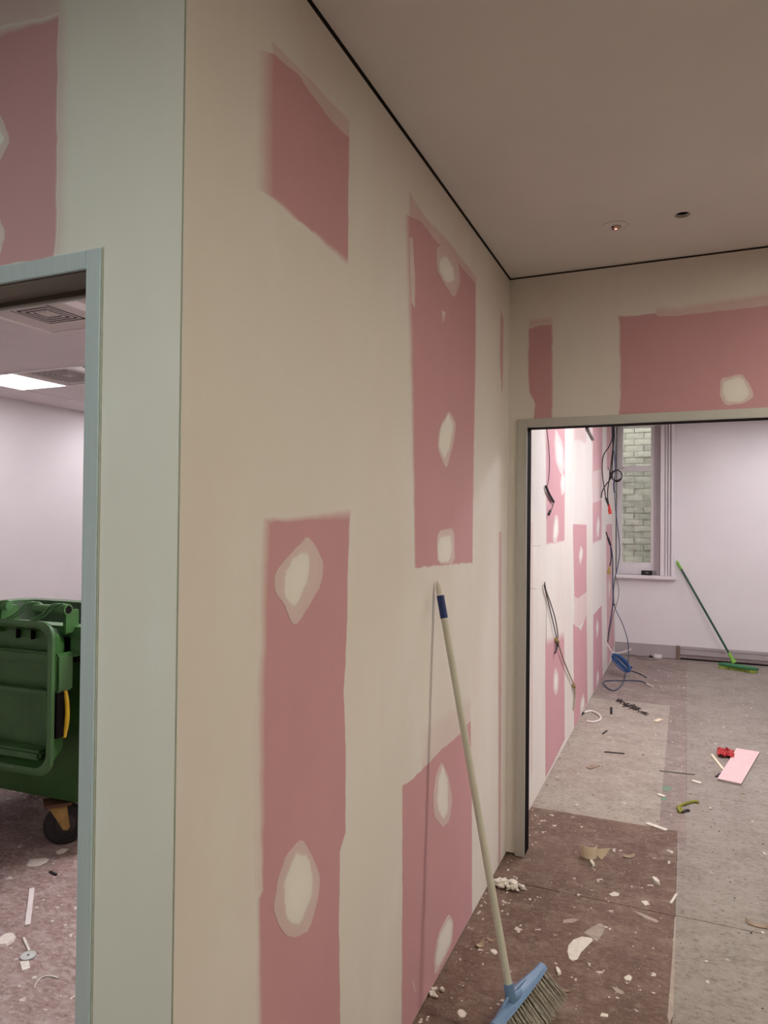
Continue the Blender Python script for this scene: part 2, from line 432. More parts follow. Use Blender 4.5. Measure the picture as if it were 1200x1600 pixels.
def c2(pts, x0, y0, s): return [(x0 + q[0] * s, y0 + q[1] * s) + tuple(q[2:]) for q in pts]
def W1(name, pts, **k): return wall_patch(name, wall_left, 0, XL, NX, pts, **k)
def D1(o, c, **k): return dab(wall_left, 0, XL, NX, o, c, **k)
# upper parallelogram
W1('bare_board_tint', [(429, 68, -6, -8), (546, 189, 0, -1), (546, 218), (429, 92, -6, 0)], amount=0.42, lift=0.0003)
W1('bare_board', [(429, 84, -26, -8), (464, 115), (513, 183), (545, 215, 1, 0), (543, 402, 1, 14), (481, 353, -2, 3), (427, 304, -26, -12)], step=0.03)
# tall panel of the second column
W1('bare_board_tint', [(641, 306, -3, -12), (665, 342, 0, -4), (700, 378, 0, -4), (744, 436, 1, -5), (742, 455), (660, 360), (641, 345, -2, 0)], amount=0.5, lift=0.0003)
W1('bare_board', [(640, 338, -8, -6), (660, 348), (681, 376), (716, 411), (742, 443, 2, -2), (742, 560, 2, 0), (739, 721, 2, 0), (737, 878, 2, 2), (695, 881, 0, 3), (649.5, 887, -2, 2), (648, 714, -4, 0), (646, 560, -6, 0), (645, 484, -8, 0), (642.5, 425, -8, 0)])
W1('filler_streak', [(640, 372), (645, 373), (648, 440), (648, 482), (642, 470)], amount=0.25, base=0.25, lift=0.0010)
D1(c2([(860, 990), (905, 970), (960, 1060), (968, 1150), (940, 1220), (900, 1160), (862, 1090)], 380, 40, .35), c2([(875, 1050), (905, 1030), (935, 1080), (940, 1140), (900, 1140), (878, 1100)], 380, 40, .35), halo=0.5)
W1('filler_streak', [(690, 485), (696, 487), (692, 505)], amount=0.3, base=0.3, lift=0.001)
D1(c2([(918, 230), (950, 290), (940, 370), (905, 500), (865, 400), (875, 310)], 380, 560, .35), c2([(915, 245), (936, 300), (925, 380), (900, 445), (872, 400), (882, 310)], 380, 560, .35), halo=0.45)
D1(c2([(865, 770), (940, 757), (945, 915), (865, 918)], 380, 560, .35), c2([(875, 800), (925, 792), (930, 860), (915, 912), (872, 910), (866, 850)], 380, 560, .35), halo=0.45)
# long lower panel of the first column
W1('bare_board_tint', [(414, 1085, -20, 20), (414, 1255, -18, 0), (411, 1395, -12, 0), (415, 1395), (418, 1085)], amount=0.45, lift=0.0003)
W1('bare_board', [(422, 819, -12, -10), (440, 817, 0, -8), (485, 813, 0, -10), (544.5, 812, 4, -18), (543, 875, 2, 0), (541, 997, 1, 0), (537.5, 1080), (540, 1202), (540, 1299), (531, 1330), (529.5, 1419), (532, 1600), (532, 1795), (411, 2020, -8, 0), (410, 1600, -8, 0), (407, 1405, -5, 0), (411.5, 1391, -4, 0), (414, 1255, -12, 0), (415, 1080, -14, 0), (417, 1001, -10, 0), (422, 840, -14, 0)], step=0.03)
D1(c2([(285, 792), (325, 840), (358, 920), (345, 1010), (290, 1110), (240, 1188), (215, 1180), (190, 1115), (140, 1040), (135, 980), (150, 940), (230, 850)], 380, 560, .35), c2([(250, 870), (295, 880), (285, 980), (240, 1100), (210, 1095), (180, 1050), (190, 960), (220, 900)], 380, 560, .35), halo=0.5)
D1(c2([(262, 655), (310, 740), (342, 830), (335, 920), (295, 1065), (230, 1102), (185, 1085), (150, 1030), (133, 970), (150, 850), (190, 730)], 380, 1080, .35), c2([(235, 720), (290, 740), (310, 840), (300, 920), (250, 1040), (215, 1040), (180, 970), (185, 850), (215, 760)], 380, 1080, .35), halo=0.5)
# lower panel of the second column
W1('bare_board_tint', [(668, 1150, -10, -16), (735, 1100, 0, -14), (736, 1150), (688, 1180), (660, 1206)], amount=0.22, lift=0.0003)
W1('bare_board', [(630, 1229, -2, -2), (646, 1216), (670, 1192), (688, 1173), (719, 1147), (735, 1126), (737, 1255), (737.5, 1428), (660, 1570), (628.5, 1628), (628.5, 1600, -2, 0), (629, 1400, -1, 0)])
D1(c2([(885, 312), (915, 380), (933, 480), (920, 580), (890, 608), (850, 555), (845, 470), (860, 370)], 380, 1080, .35), c2([(890, 330), (912, 400), (912, 540), (890, 575), (865, 520), (868, 400)], 380, 1080, .35), halo=0.5)
D1(c2([(918, 992), (938, 1030), (930, 1130), (855, 1275), (850, 1200), (868, 1090)], 380, 1080, .35), c2([(918, 1010), (932, 1040), (924, 1125), (865, 1240), (858, 1200), (875, 1090)], 380, 1080, .35), halo=0.4)
W1('filler_streak', [(644, 1530), (646, 1530), (648.5, 1550), (647, 1552)], amount=0.55, base=0.55, lift=0.001)
# slivers beside the back corner
W1('bare_board', [(783, 491, -1, -18), (786, 500, 1, 0), (785.5, 600), (784, 616), (782, 560, -2, 0)], amount=0.8)
W1('bare_board', [(780, 830, -1, 0), (782.8, 830, 1, 0), (782.5, 1100, 1, 0), (782, 1348), (778.5, 1352), (779.5, 1080, -1, 0)], amount=0.75)
# far room, same wall plane
W1('bare_board', [(853.7, 655, -2, 0), (882, 655, 1, 0), (882, 700, 1, 0), (881.5, 843, 1, 3), (868, 846, 0, 4), (855, 848, -2, 4)])
D1([(868, 668), (880, 696), (882, 735), (876, 742), (868, 722), (866, 690)], [(870, 690), (877, 700), (877, 730), (871, 720)], halo=0.35)
D1([(878, 736), (882.5, 745), (882, 770), (877, 775), (875, 755)], [(879, 742), (881, 750), (880, 768), (877, 760)], halo=0.25)
D1([(867, 804), (872, 806), (873, 830), (869, 850), (863.5, 847), (864, 825)], [(868, 810), (871, 815), (871, 832), (867, 843), (865, 838)], halo=0.3)
W1('bare_board_tint', [(897, 655), (916, 655), (916, 692, 0, 5), (906, 684, 0, 6), (897, 686, 0, 6)], amount=0.42)
W1('bare_board', [(895.5, 820, -1, -2), (916, 821, 1, -2), (916.5, 926, 0, 3), (898, 940, -1, 3)])
D1([(907, 852), (911, 858), (910, 872), (906, 884), (904, 868)], [(907.5, 856), (909.5, 862), (908, 874), (905.5, 872)], halo=0.3)
W1('bare_board_tint', [(898, 932), (903, 935), (916.5, 925), (916.5, 962), (906, 978), (897, 976)], amount=0.35)
W1('bare_board', [(896, 976, -1, -3), (903, 980), (908, 985), (916.5, 960, 0, -4), (918, 1097), (897, 1138)])
D1([(912, 1082), (914, 1100), (911, 1117), (906, 1118), (907, 1095)], [(911.5, 1088), (912.5, 1100), (908, 1112), (908, 1098)], halo=0.3)
W1('bare_board', [(852, 1011, 0, -16), (866, 1004, 0, -10), (881.5, 998, 0, -14), (882.5, 1155), (852, 1216)])
D1([(868, 1042), (873, 1055), (872, 1078), (868, 1088), (864, 1075), (865, 1052)], [(868, 1050), (870.5, 1058), (870, 1074), (867, 1080), (866, 1060)], halo=0.35)
W1('bare_board', [(926, 655), (941, 655), (941, 738, 0, 6), (926, 745, 0, 6)], amount=0.9)
W1('bare_board_tint', [(925, 738), (941, 732), (940, 784), (926, 786)], amount=0.4)
W1('bare_board', [(926, 786, 0, -2), (940, 782, 0, -2), (940, 842, 0, 2), (926, 846, 0, 5)], amount=0.9)
D1([(935, 805), (937, 815), (935.5, 838), (932.5, 840), (932, 820)], [(935, 810), (936, 818), (934.5, 832), (933, 828)], halo=0.25)
W1('bare_board', [(927, 961), (940, 946), (941.5, 1057), (927, 1083)])
D1([(933, 966), (935.5, 975), (934.5, 992), (932, 998), (931, 980)], [(933.3, 972), (934.6, 979), (934, 988), (932, 984)], halo=0.3)
D1([(934, 1046), (936, 1052), (935, 1066), (931.5, 1074), (932, 1060)], [(934, 1050), (935, 1056), (934, 1064), (932.6, 1064)], halo=0.3)
W1('bare_board', [(947.5, 655), (956, 655), (955.5, 728), (948, 735)], amount=0.85)
W1('bare_board', [(947, 820), (956, 818), (958, 900), (960, 1008), (949, 1043), (947.5, 900)], amount=0.85)
D1([(952, 902), (954, 912), (953, 930), (951, 934), (950.6, 916)], [(952, 907), (953, 914), (952.4, 926), (951.4, 922)], halo=0.3)
W1('bare_board_tint', [(829.5, 815), (833, 820), (832, 1200), (829.5, 1215)], amount=0.3)
def W2(name, pts, **k): return wall_patch(name, wall_back, 1, YB, NY, pts, **k)
W2('bare_board_tint', [(829, 503, -4, -6), (861, 499, 4, -6), (861, 520), (829, 520, -4, 0)], amount=0.45, lift=0.0003)
W2('bare_board', [(828.6, 515, -4, -3), (845, 510, 0, -5), (861, 508, 4, -3), (861, 653, 4, 0), (834, 654), (837, 632), (828, 614), (826.7, 573, -3, 0)])
W2('bare_board_tint', [(1024, 488, 0, -10), (1072, 484, 0, -8), (1200, 464, 0, -8), (1480, 430), (1480, 455), (1200, 482), (1072, 494), (1030, 497)], amount=0.5, lift=0.0003)
W2('bare_board', [(970, 496, -4, -5), (1000, 493), (1024, 490), (1029.5, 495), (1072, 492), (1200, 478), (1480, 448), (1480, 626), (1200, 638.2), (968, 648.3, -3, 0), (971, 617, -3, 0)], step=0.03)
dab(wall_back, 1, YB, NY, c2([(1000, 850), (1050, 838), (1090, 830), (1120, 870), (1142, 925), (1100, 955), (1020, 965), (992, 920)], 760, 280, .3667), c2([(1010, 860), (1085, 842), (1110, 880), (1125, 915), (1090, 945), (1030, 950), (1003, 910)], 760, 280, .3667), halo=0.4)
def W0(name, pts, **k): return wall_patch(name, wall_near, 1, YN, NY, pts, **k)
W0('bare_board_tint', [(-420, 40), (0, -5, 0, -20), (89, -8, 14, -20), (90, 60, 18, 0), (88, 250, 22, 0), (86, 396, 18, 0), (60, 400), (60, 60), (-420, 120)], amount=0.45, lift=0.0003)
W0('bare_board', [(-420, 160), (0, 59, 0, -18), (39, 45, 0, -12), (89, 30, 3, -10), (88, 200, 4, 0), (86, 330, 5, 0), (84, 401, 4, 0), (0, 416), (-420, 490)], step=0.03)
dab(wall_near, 1, YN, NY, [(-40, 190), (-8, 162), (18, 218), (0, 254), (-30, 270)], [(-30, 200), (-10, 185), (6, 218), (-6, 240), (-25, 250)], halo=0.5)
dab(wall_near, 1, YN, NY, [(-30, 340), (-4, 326), (10, 368), (0, 402), (-28, 405)], [(-22, 350), (-6, 345), (2, 368), (-6, 388), (-20, 390)], halo=0.5)
# scored set-out lines on the far plaster
for a, b in (((832, 853), (845, 852.5)), ((829, 919), (838, 920.5)), ((853.2, 925), (853.5, 1010))):
    p, q = on(*a, 0, XL + 0.001), on(*b, 0, XL + 0.001)
    MB().tube([p, q], 0.0012, 5).build('pencil_line', M_CORE, wall_left)

# ------------------------------------------------------------------ doorway frames
def frame_root(name, loc):
    o = bpy.data.objects.new(name, None); o.location = loc; COL.objects.link(o); return struct(o)
d1 = frame_root('door_1', (-1.46, YN, 0))
PR = 0.006
def part(b, name, mat, root, **k): return keep(b.build(name, mat, **k), root)
part(MB().box(DX1, DX1 + 0.034, YN - PR, YN + 0.126, 0.0, DH + 0.034), 'jamb', M_ALU, d1, bevel=0.0012)
part(MB().box(DX0 - 0.034, DX0, YN - PR, YN + 0.126, 0.0, DH + 0.034), 'jamb', M_ALU, d1, bevel=0.0012)
part(MB().box(DX0, DX1 - 0.0006, YN - PR + 0.0008, YN + 0.126, DH, DH + 0.034), 'frame_head', M_ALU, d1, bevel=0.0012)
M_HEADSHADE = simple('shaded_head_metal', (0.20, 0.175, 0.145), 0.5, var=0.05)  # shade under the door head, put into the colour of plate and stop
part(MB().box(DX0, DX1, YN + 0.002, YN + 0.080, DH - 0.0022, DH - 0.0002), 'head_underside', M_HEADSHADE, d1)
part(MB().box(DX0, DX1, YN + 0.0805, YN + 0.095, DH - 0.012, DH), 'door_stop', M_HEADSHADE, d1, bevel=0.001)
part(MB().box(DX0, DX1, YN + 0.0955, YN + 0.127, DH - 0.0022, DH - 0.0002), 'head_underside', M_ALU2, d1)
part(MB().box(DX1 + 0.0345, DX1 + 0.037, YN - 0.002, YN + 0.01, 0.004, DH + 0.036), 'plaster_stop_bead', simple('aged_bead', (0.50, 0.51, 0.42), 0.6), d1)
d2 = frame_root('door_2', (0.5, YB, 0))
FT = 0.041
part(MB().box(OX0 - 0.046, OX0, YB - 0.012, YB + 0.004, 0.004, DH + FT), 'jamb', M_ALU2, d2, bevel=0.0025)
part(MB().box(OX1, OX1 + 0.046, YB - 0.012, YB + 0.004, 0.004, DH + FT), 'jamb', M_ALU2, d2, bevel=0.0025)
part(MB().box(OX0 + 0.0005, OX1 - 0.0005, YB - 0.011, YB + 0.004, DH, DH + FT), 'frame_head', M_ALU2, d2, bevel=0.0025)
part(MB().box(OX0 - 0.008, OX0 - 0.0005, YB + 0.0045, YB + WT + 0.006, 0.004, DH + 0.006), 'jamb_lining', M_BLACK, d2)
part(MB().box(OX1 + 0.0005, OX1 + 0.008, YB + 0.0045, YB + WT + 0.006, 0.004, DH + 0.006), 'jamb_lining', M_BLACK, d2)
part(MB().box(OX0, OX1, YB + 0.0045, YB + WT + 0.006, DH + 0.0005, DH + 0.010), 'head_underside', M_BLACK, d2)
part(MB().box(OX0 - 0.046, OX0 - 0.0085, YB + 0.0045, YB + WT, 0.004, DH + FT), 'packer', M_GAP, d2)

# ------------------------------------------------------------------ window of the far room
w1 = frame_root('window_1', ((WX0 + WX1) / 2, YF, WZ0))
yr = YF + 0.05                                    # plane of the sashes
MEET0, MEET1 = 2.235, 2.295
part(MB().box(WX0, -0.728, yr, yr + 0.04, WZ0, WZ1).box(-0.398, -0.355, yr, yr + 0.04, WZ0, WZ1)
     .box(-0.728, -0.398, yr, yr + 0.04, WZ0, 1.126).box(-0.728, -0.398, yr, yr + 0.04, MEET0, MEET1), 'lower_sash', M_GLOSS, w1, bevel=0.004)
part(MB().box(-0.76, -0.724, yr + 0.042, yr + 0.08, MEET1, WZ1).box(-0.402, -0.37, yr + 0.042, yr + 0.08, MEET1, WZ1).box(-0.724, -0.402, yr + 0.042, yr + 0.08, MEET0, MEET1 + 0.01), 'upper_sash', M_GLOSS, w1, bevel=0.004)
gm, N, L, B = nt('window_glass')
B.inputs['Base Color'].default_value = (0.93, 0.96, 0.93, 1); B.inputs['Roughness'].default_value = 0.02
tr = N.new('ShaderNodeBsdfTransparent'); tr.inputs['Color'].default_value = (0.94, 0.95, 0.93, 1)
gl = N.new('ShaderNodeBsdfGlossy'); gl.inputs['Roughness'].default_value = 0.05
mx = N.new('ShaderNodeMixShader'); mx.inputs[0].default_value = 0.05
L.new(tr.outputs[0], mx.inputs[1]); L.new(gl.outputs[0], mx.inputs[2]); L.new(mx.outputs[0], N['Material Output'].inputs['Surface'])
part(MB().box(-0.728, -0.398, yr + 0.018, yr + 0.022, 1.126, MEET0), 'pane', gm, w1)
part(MB().box(-0.724, -0.402, yr + 0.058, yr + 0.062, MEET1 + 0.01, WZ1), 'pane', gm, w1)
M_STILE = simple('shaded_stile_lilac', (0.50, 0.435, 0.46), 0.5, var=0.03)  # the stile's shade is put into its colour as lilac grey
part(MB().box(-0.3545, WX1, YF + 0.022, yr + 0.04, WZ0, WZ1), 'pulley_stile', M_STILE, w1, bevel=0.002)
part(MB().box(-0.331, -0.327, YF + 0.012, YF + 0.0225, 1.17, WZ1), 'sash_cord_groove', M_SKIRT, w1)
ar = MB(); x = WX1
for dx, pr in ((0.045, 0.030), (0.014, 0.012), (0.016, 0.046), (0.014, 0.016), (0.018, 0.056), (0.014, 0.022), (0.036, 0.070)):
    ar.box(x, x + dx, YF - pr, YF + 0.01, WZ0, WZ1); x += dx
part(ar, 'architrave', M_GLOSS, w1, bevel=0.003)
part(MB().box(XL + 0.002, -0.112, YF - 0.075, YF + 0.05, WZ0 - 0.045, WZ0), 'window_sill', M_GLOSS, w1, bevel=0.008)
part(MB().box(XL + 0.002, WX0, YF - 0.02, YF + 0.05, WZ0, WZ1), 'architrave', M_GLOSS, w1)

# brick wall of the neighbour beyond the glass
by = YF + 0.95
neighbour = MB().box(-2.0, 1.0, by + 0.012, by + 0.25, -0.1, 3.9).build('neighbouring_wall', M_MORTAR)
tag(neighbour, 'weathered pale painted brick wall seen through the window', 'brick wall')
random.seed(11)
bm_me = []
for v in range(5):
    b = MB(); bw, bh = 0.222, 0.072
    pts = []
    b.box(-bw / 2, bw / 2, 0, 0.03, -bh / 2, bh / 2)
    me = b.mesh('brick')
    for vt in me.vertices:
        vt.co.x += random.uniform(-.005, .005); vt.co.z += random.uniform(-.005, .005)
        if vt.co.y < 0.01: vt.co.y += random.uniform(-.004, .006)
    me.materials.append(M_BRICK if v < 3 else M_BRICK2); bm_me.append(me)
for r in range(26):
    z = 0.95 + r * 0.083
    for k in range(6):
        o = bpy.data.objects.new('brick', random.choice(bm_me)); COL.objects.link(o); o.parent = neighbour
        o.location = (-1.35 + k * 0.235 + (0.117 if r % 2 else 0), by + random.uniform(-0.010, 0.012), z + random.uniform(-.003, .003))
        o.rotation_euler = (0, random.uniform(-.012, .012), 0)
ground = struct(MB().box(-2.2, 1.2, YF + 0.26, by + 0.2, -0.2, -0.1).build('ground_outside', M_MORTAR))

# ------------------------------------------------------------------ skirting of the far room
b1 = struct(MB().box(XL + 0.001, -0.108, YF - 0.022, YF - 0.001, 0.004, 0.157).build('baseboard_left', M_SKIRT, bevel=0.003))
b2 = MB(); b2.box(-0.066, 3.5, YF - 0.022, YF - 0.001, 0.058, 0.157); b2.box(-0.066, 3.5, YF - 0.030, YF - 0.001, 0.128, 0.140)
struct(b2.build('baseboard_right', M_SKIRT, bevel=0.003))
struct(MB().box(-0.106, -0.068, YF - 0.034, YF - 0.001, 0.003, 0.160).build('trim_5', M_SKIRT_RAW, bevel=0.002))
struct(MB().box(-0.066, 3.5, YF - 0.016, YF - 0.001, 0.018, 0.052).build('trim_6', simple('scuffed_brown_strip', (0.30, 0.25, 0.24), 0.7, var=.15, scale=30), bevel=0.002))
struct(MB().box(-0.066, 3.5, YF - 0.006, YF - 0.001, 0.001, 0.017).build('trim_7', M_BLACK))

# ------------------------------------------------------------------ bin room grid ceiling
random.seed(3)
T = 0.6; GX0 = -5.70; ceiling_grid = struct(MB().box(XBIN, XL - WT, BY - 0.012, BY + 0.012, H - 0.012, H + 0.03).build('ceiling_grid', M_TBAR))
struct(MB().box(XBIN - 0.1, XL - WT, BY, 8.3, H + 0.35, H + 0.4).build('ceiling_grid_void', M_BLACK))
tile_me = MB().box(0.009, T - 0.009, 0.009, T - 0.009, 0.004, 0.018).mesh('ceiling_tile'); tile_me.materials.append(M_TILE)
skip = set()
GY0 = BY + 0.02
BIN_PANEL = (0, 0)
for i in range(-1, 8):
    for j in range(0, 7):
        x = GX0 + i * T; y = GY0 + j * T
        x0c = max(x, XBIN); x1c = min(x + T, XL - WT)
        if (i, j) in ((0, 0), (1, 0), (2, 0), (4, 3), (0, 3)): continue
        if x < XBIN:
            MB().box(XBIN, x + T - 0.009, y + 0.009, y + T - 0.009, H + 0.004, H + 0.018).build('ceiling_tile', M_TILE, ceiling_grid); continue
        if x + T > XL - WT:
            continue
        o = bpy.data.objects.new('ceiling_tile', tile_me); COL.objects.link(o); o.parent = ceiling_grid; o.location = (x, y, H)
for i in range(0, 9):
    MB().box(GX0 + i * T - 0.011, GX0 + i * T + 0.011, BY, 8.25, H - 0.002, H + 0.03).build('grid_bar', M_TBAR, ceiling_grid)
for j in range(0, 8):
    MB().box(XBIN, XL - WT, GY0 + j * T - 0.011, GY0 + j * T + 0.011, H - 0.0015, H + 0.028).build('grid_bar', M_TBAR, ceiling_grid)

# light panels -------------------------------------------------------
def panel_mat(name, strength, col=PANEL_COL):
    m, N, L, B = nt(name)
    e = N.new('ShaderNodeEmission'); e.inputs['Strength'].default_value = strength; e.inputs['Color'].default_value = rgba(col)
    L.new(e.outputs[0], N['Material Output'].inputs['Surface']); return m
M_PAN_BIN = panel_mat('lit_diffuser_bin', BIN_STRENGTH)
M_PAN_DEEP = panel_mat('lit_diffuser_bin_deep', 18.0)
M_PAN_BIN2 = panel_mat('lit_diffuser_bin_near', BIN_NEAR)
def light_panel(x0, x1, y0, y1, z, mat, label, group=None):
    r = empty('ceiling_light_panel', ((x0 + x1) / 2, (y0 + y1) / 2, z), label, 'ceiling light', group)
    e = 0.014
    fb = MB()
    for q in ((x0, x1, y0, y0 + e), (x0, x1, y1 - e, y1), (x0, x0 + e, y0 + e, y1 - e), (x1 - e, x1, y0 + e, y1 - e)): fb.box(*q, z - 0.006, z + 0.02)
    part(fb, 'panel_frame', M_TBAR, r)
    part(MB().box(x0 + e, x1 - e, y0 + e, y1 - e, z - 0.003, z + 0.010), 'diffuser', mat, r)
    return r
light_panel(GX0 + .012, GX0 + T - .012, GY0 + .012, GY0 + T - .012, H, M_PAN_BIN, 'glowing square ceiling light panel in the bin room')
for (i, j), lab in (((4, 3), 'lit square ceiling panel deeper in the bin room above its middle'), ((0, 3), 'lit square ceiling panel deeper in the bin room by its far wall')):
    light_panel(GX0 + i * T + .012, GX0 + (i + 1) * T - .012, GY0 + j * T + .012, GY0 + (j + 1) * T - .012, H, M_PAN_DEEP, lab)
pos = ['just beyond the wide opening', 'above the green broom', 'in the middle of the far room', 'by the right end of the wide opening']
light_panel(-2.1, -1.5, 3.0, 3.6, H - 0.012, M_PAN_BIN2, 'lit square ceiling panel between the bin and the hall wall')
for ((cx, cy), sx, st), p in zip(FAR_PANELS, pos):
    light_panel(cx - sx / 2, cx + sx / 2, cy - sx / 2, cy + sx / 2, H - 0.012, panel_mat('lit_diffuser_far', st), 'lit square ceiling panel ' + p)
for k_, ((cx, cy), sz, st, col, lab) in enumerate(HALL_PANELS):
    light_panel(cx - sz / 2, cx + sz / 2, cy - sz / 2, cy + sz / 2, H - 0.004, panel_mat('lit_diffuser_hall', st, col), 'lit square ceiling panel ' + lab)
# ceiling diffusers ---------------------------------------------------
M_VENTDARK = simple('duct_dark', (0.02, 0.017, 0.016), 0.9)
M_VENT = simple('diffuser_enamel', (0.66, 0.585, 0.57), 0.55, var=0.04)
def vent(x0, x1, y0, y1, z, label, drop=0.02, border=0.13, mat=M_VENT, dz=0.016):
    cx, cy, h = (x0 + x1) / 2, (y0 + y1) / 2, (x1 - x0) / 2
    r = empty('ceiling_air_diffuser', (cx, cy, z), label, 'air vent', 'ceiling air diffusers')
    def sq(a, z): return [(cx - a, cy - a, z), (cx + a, cy - a, z), (cx + a, cy + a, z), (cx - a, cy + a, z)]
    def ring(name, prof, m):
        b = MB(); b.rings([sq(a, zz) for a, zz in prof] + [sq(*prof[0])], cap0=False, cap1=False); part(b, name, m, r)
    ring('outer_frame', [(h, z), (h, z - drop), (h - 0.012, z - drop - 0.004), (h - 0.022, z - drop), (h - 0.022, z)], M_TBAR)
    ring('border', [(h - 0.0225, z - drop + 0.006), (h - border, z - drop + 0.010), (h - border, z - drop + 0.013), (h - 0.0225, z - drop + 0.009)], mat)
    a = h - border - 0.002; k = 0
    while a > 0.05:
        ring('blade', [(a - 0.018, z - drop + 0.009), (a - 0.029, z - drop + 0.009), (a - 0.029, z - drop + 0.0115), (a - 0.018, z - drop + 0.0115)], mat)
        a -= 0.030; k += 1
    part(MB().box(cx - h + 0.03, cx + h - 0.03, cy - h + 0.03, cy + h - 0.03, z + dz, z + dz + 0.001), 'duct', M_VENTDARK, r)
    part(MB().add(sq(0.045, z - drop + 0.012) + sq(0.045, z - drop + 0.016), [(0, 1, 2, 3), (4, 7, 6, 5), (0, 4, 5, 1), (1, 5, 6, 2), (2, 6, 7, 3), (3, 7, 4, 0)]), 'centre_plate', mat, r)
    return r
vent(-3.675, -3.075, 2.66, 3.265, H - 0.001, 'square louvred ceiling diffuser nearest the narrow doorway', border=0.15, drop=0.034, dz=-0.012)
vent(GX0 + T + .012, GX0 + 2 * T - .012, GY0 + .012, GY0 + T - .012, H + 0.012, 'square louvred ceiling diffuser beside the glowing panel', drop=0.016, border=0.05, dz=0.004)

# smoke detector plate by the hole
DC = on(961, 353, 2, H)
sd = empty('round_ceiling_sensor', (DC.x, DC.y, H), 'flat round ceiling sensor plate with a small red lit indicator', 'sensor')
n = 40
def disc(c, prof, n=40):
    b = MB(); b.rings([[(c.x + math.cos(2 * math.pi * k / n) * q, c.y + math.sin(2 * math.pi * k / n) * q, z) for k in range(n)] for q, z in prof]); return b
part(disc(DC, [(0.050, H), (0.0505, H - 0.003), (0.048, H - 0.005), (0.030, H - 0.006), (0.001, H - 0.0065)]), 'cover_plate', M_CEIL, sd, smooth=True)
part(disc(DC + Vector((0.004, -0.004, 0)), [(0.020, H - 0.005), (0.019, H - 0.010), (0.001, H - 0.0105)], 24), 'lens_ring', simple('rosy_plastic', (0.55, 0.42, 0.39), 0.4), sd, smooth=True)
part(disc(DC + Vector((0.003, 0.004, 0)), [(0.005, H - 0.010), (0.0045, H - 0.0125), (0.0005, H - 0.013)], 16), 'indicator', simple('red_indicator', (0.9, 0.2, 0.15), 0.3, emit=(1.0, 0.32, 0.25), estr=2.2), sd)
part(disc(DC + Vector((-0.006, -0.016, 0)), [(0.0042, H - 0.0065), (0.004, H - 0.0115), (0.0004, H - 0.012)], 12), 'test_button', M_BLACK, sd)
part(disc(DC + Vector((-0.008, 0.006, 0)), [(0.0042, H - 0.0065), (0.004, H - 0.0115), (0.0004, H - 0.012)], 12), 'test_button', M_BLACK, sd)

# ------------------------------------------------------------------ green wheeled bin
def bin_mat(name, col, dirt, amt):
    m, N, L, B = nt(name)
    n1 = tex_noise(N, L, 4, 6, 0.65); n2 = tex_noise(N, L, 26, 6, 0.75, (1, 1, 0.35)); n3 = tex_noise(N, L, 90, 3, 0.6)
    c = mixc(N, L, ramp(N, L, n1, 0.35, 0.7), col, tuple(q * 0.72 for q in col))
    c = mixc(N, L, mul(N, L, ramp(N, L, n2, 0.60, 0.78), amt), c, dirt)
    c = mixc(N, L, mul(N, L, ramp(N, L, n3, 0.70, 0.76), 0.55), c, (0.45, 0.46, 0.40))
    L.new(c, B.inputs['Base Color']); B.inputs['Roughness'].default_value = 0.42
    return m
M_BIN = bin_mat('green_bin_plastic', (0.036, 0.115, 0.026), (0.13, 0.17, 0.11), 0.45)
M_BINL = bin_mat('lighter_green_plastic', (0.055, 0.150, 0.048), (0.20, 0.28, 0.18), 0.5)
M_BININ = bin_mat('scraped_green_plastic', (0.045, 0.085, 0.042), (0.36, 0.38, 0.33), 0.95)
BC = Vector((-3.12, 2.88, 0)); HX, HYb = 0.66, 0.385
wb = empty('wheeled_bin', tuple(BC), 'large green wheeled rubbish bin with its lid hanging open', 'bin')
wb.rotation_euler = (0, 0, 0.05); wb.location = BC + Vector((0.01, -0.03, 0))
def rrect(hx, hy, r, z, n=7):
    out = []
    for cx, cy, a0 in ((hx - r, hy - r, 0), (-hx + r, hy - r, 90), (-hx + r, -hy + r, 180), (hx - r, -hy + r, 270)):
        for i in range(n + 1):
            a = math.radians(a0 + 90 * i / n); out.append((cx + r * math.cos(a), cy + r * math.sin(a), z))
    return out
def lpart(b, name, mat, root, **k):
    o = b.build(name, mat, **k); o.parent = root; return o
RT_ = 1.085
lpart(MB().rings([rrect(.50, .255, .10, .215), rrect(.545, .30, .12, .235), rrect(.56, .31, .12, .30), rrect(HX - .02, HYb - .02, .11, RT_ - .10), rrect(HX - .02, HYb - .02, .11, RT_)], cap1=False), 'body', M_BIN, wb, smooth=True)
lpart(MB().rings([rrect(HX - .035, HYb - .035, .10, RT_), rrect(.54, .29, .11, .28)], cap0=False), 'inside', M_BININ, wb, smooth=True)
lpart(MB().rings([rrect(HX - .034, HYb - .034, .10, RT_ - .02), rrect(HX - .034, HYb - .034, .10, RT_ + .012), rrect(HX - .01, HYb - .01, .11, RT_ + .020), rrect(HX + .028, HYb + .028, .12, RT_ + .012), rrect(HX + .032, HYb + .032, .12, RT_ - .035), rrect(HX + .022, HYb + .022, .12, RT_ - .04), rrect(HX - .019, HYb - .019, .11, RT_ - .02)], cap0=False, cap1=False), 'rim', M_BINL, wb, smooth=True)
# grab bar on the hinge side, right end
hy0 = -HYb - 0.03
gb = lpart(MB().tube([(0.50, hy0 - .004, RT_ - .105), (0.66, hy0 - .004, RT_ - .10)], 0.010, 10), 'grab_bar', M_BINL, wb, smooth=True)
lpart(MB().box(0.475, 0.50, hy0 - .016, -HYb + .03, RT_ - .125, RT_ - .03), 'grab_bar_bracket', M_BINL, wb, bevel=0.006)
lpart(MB().box(0.375, 0.474, -HYb + .0, -HYb + .03, RT_ - .16, RT_ - .04), 'recess', M_BLACK, wb)
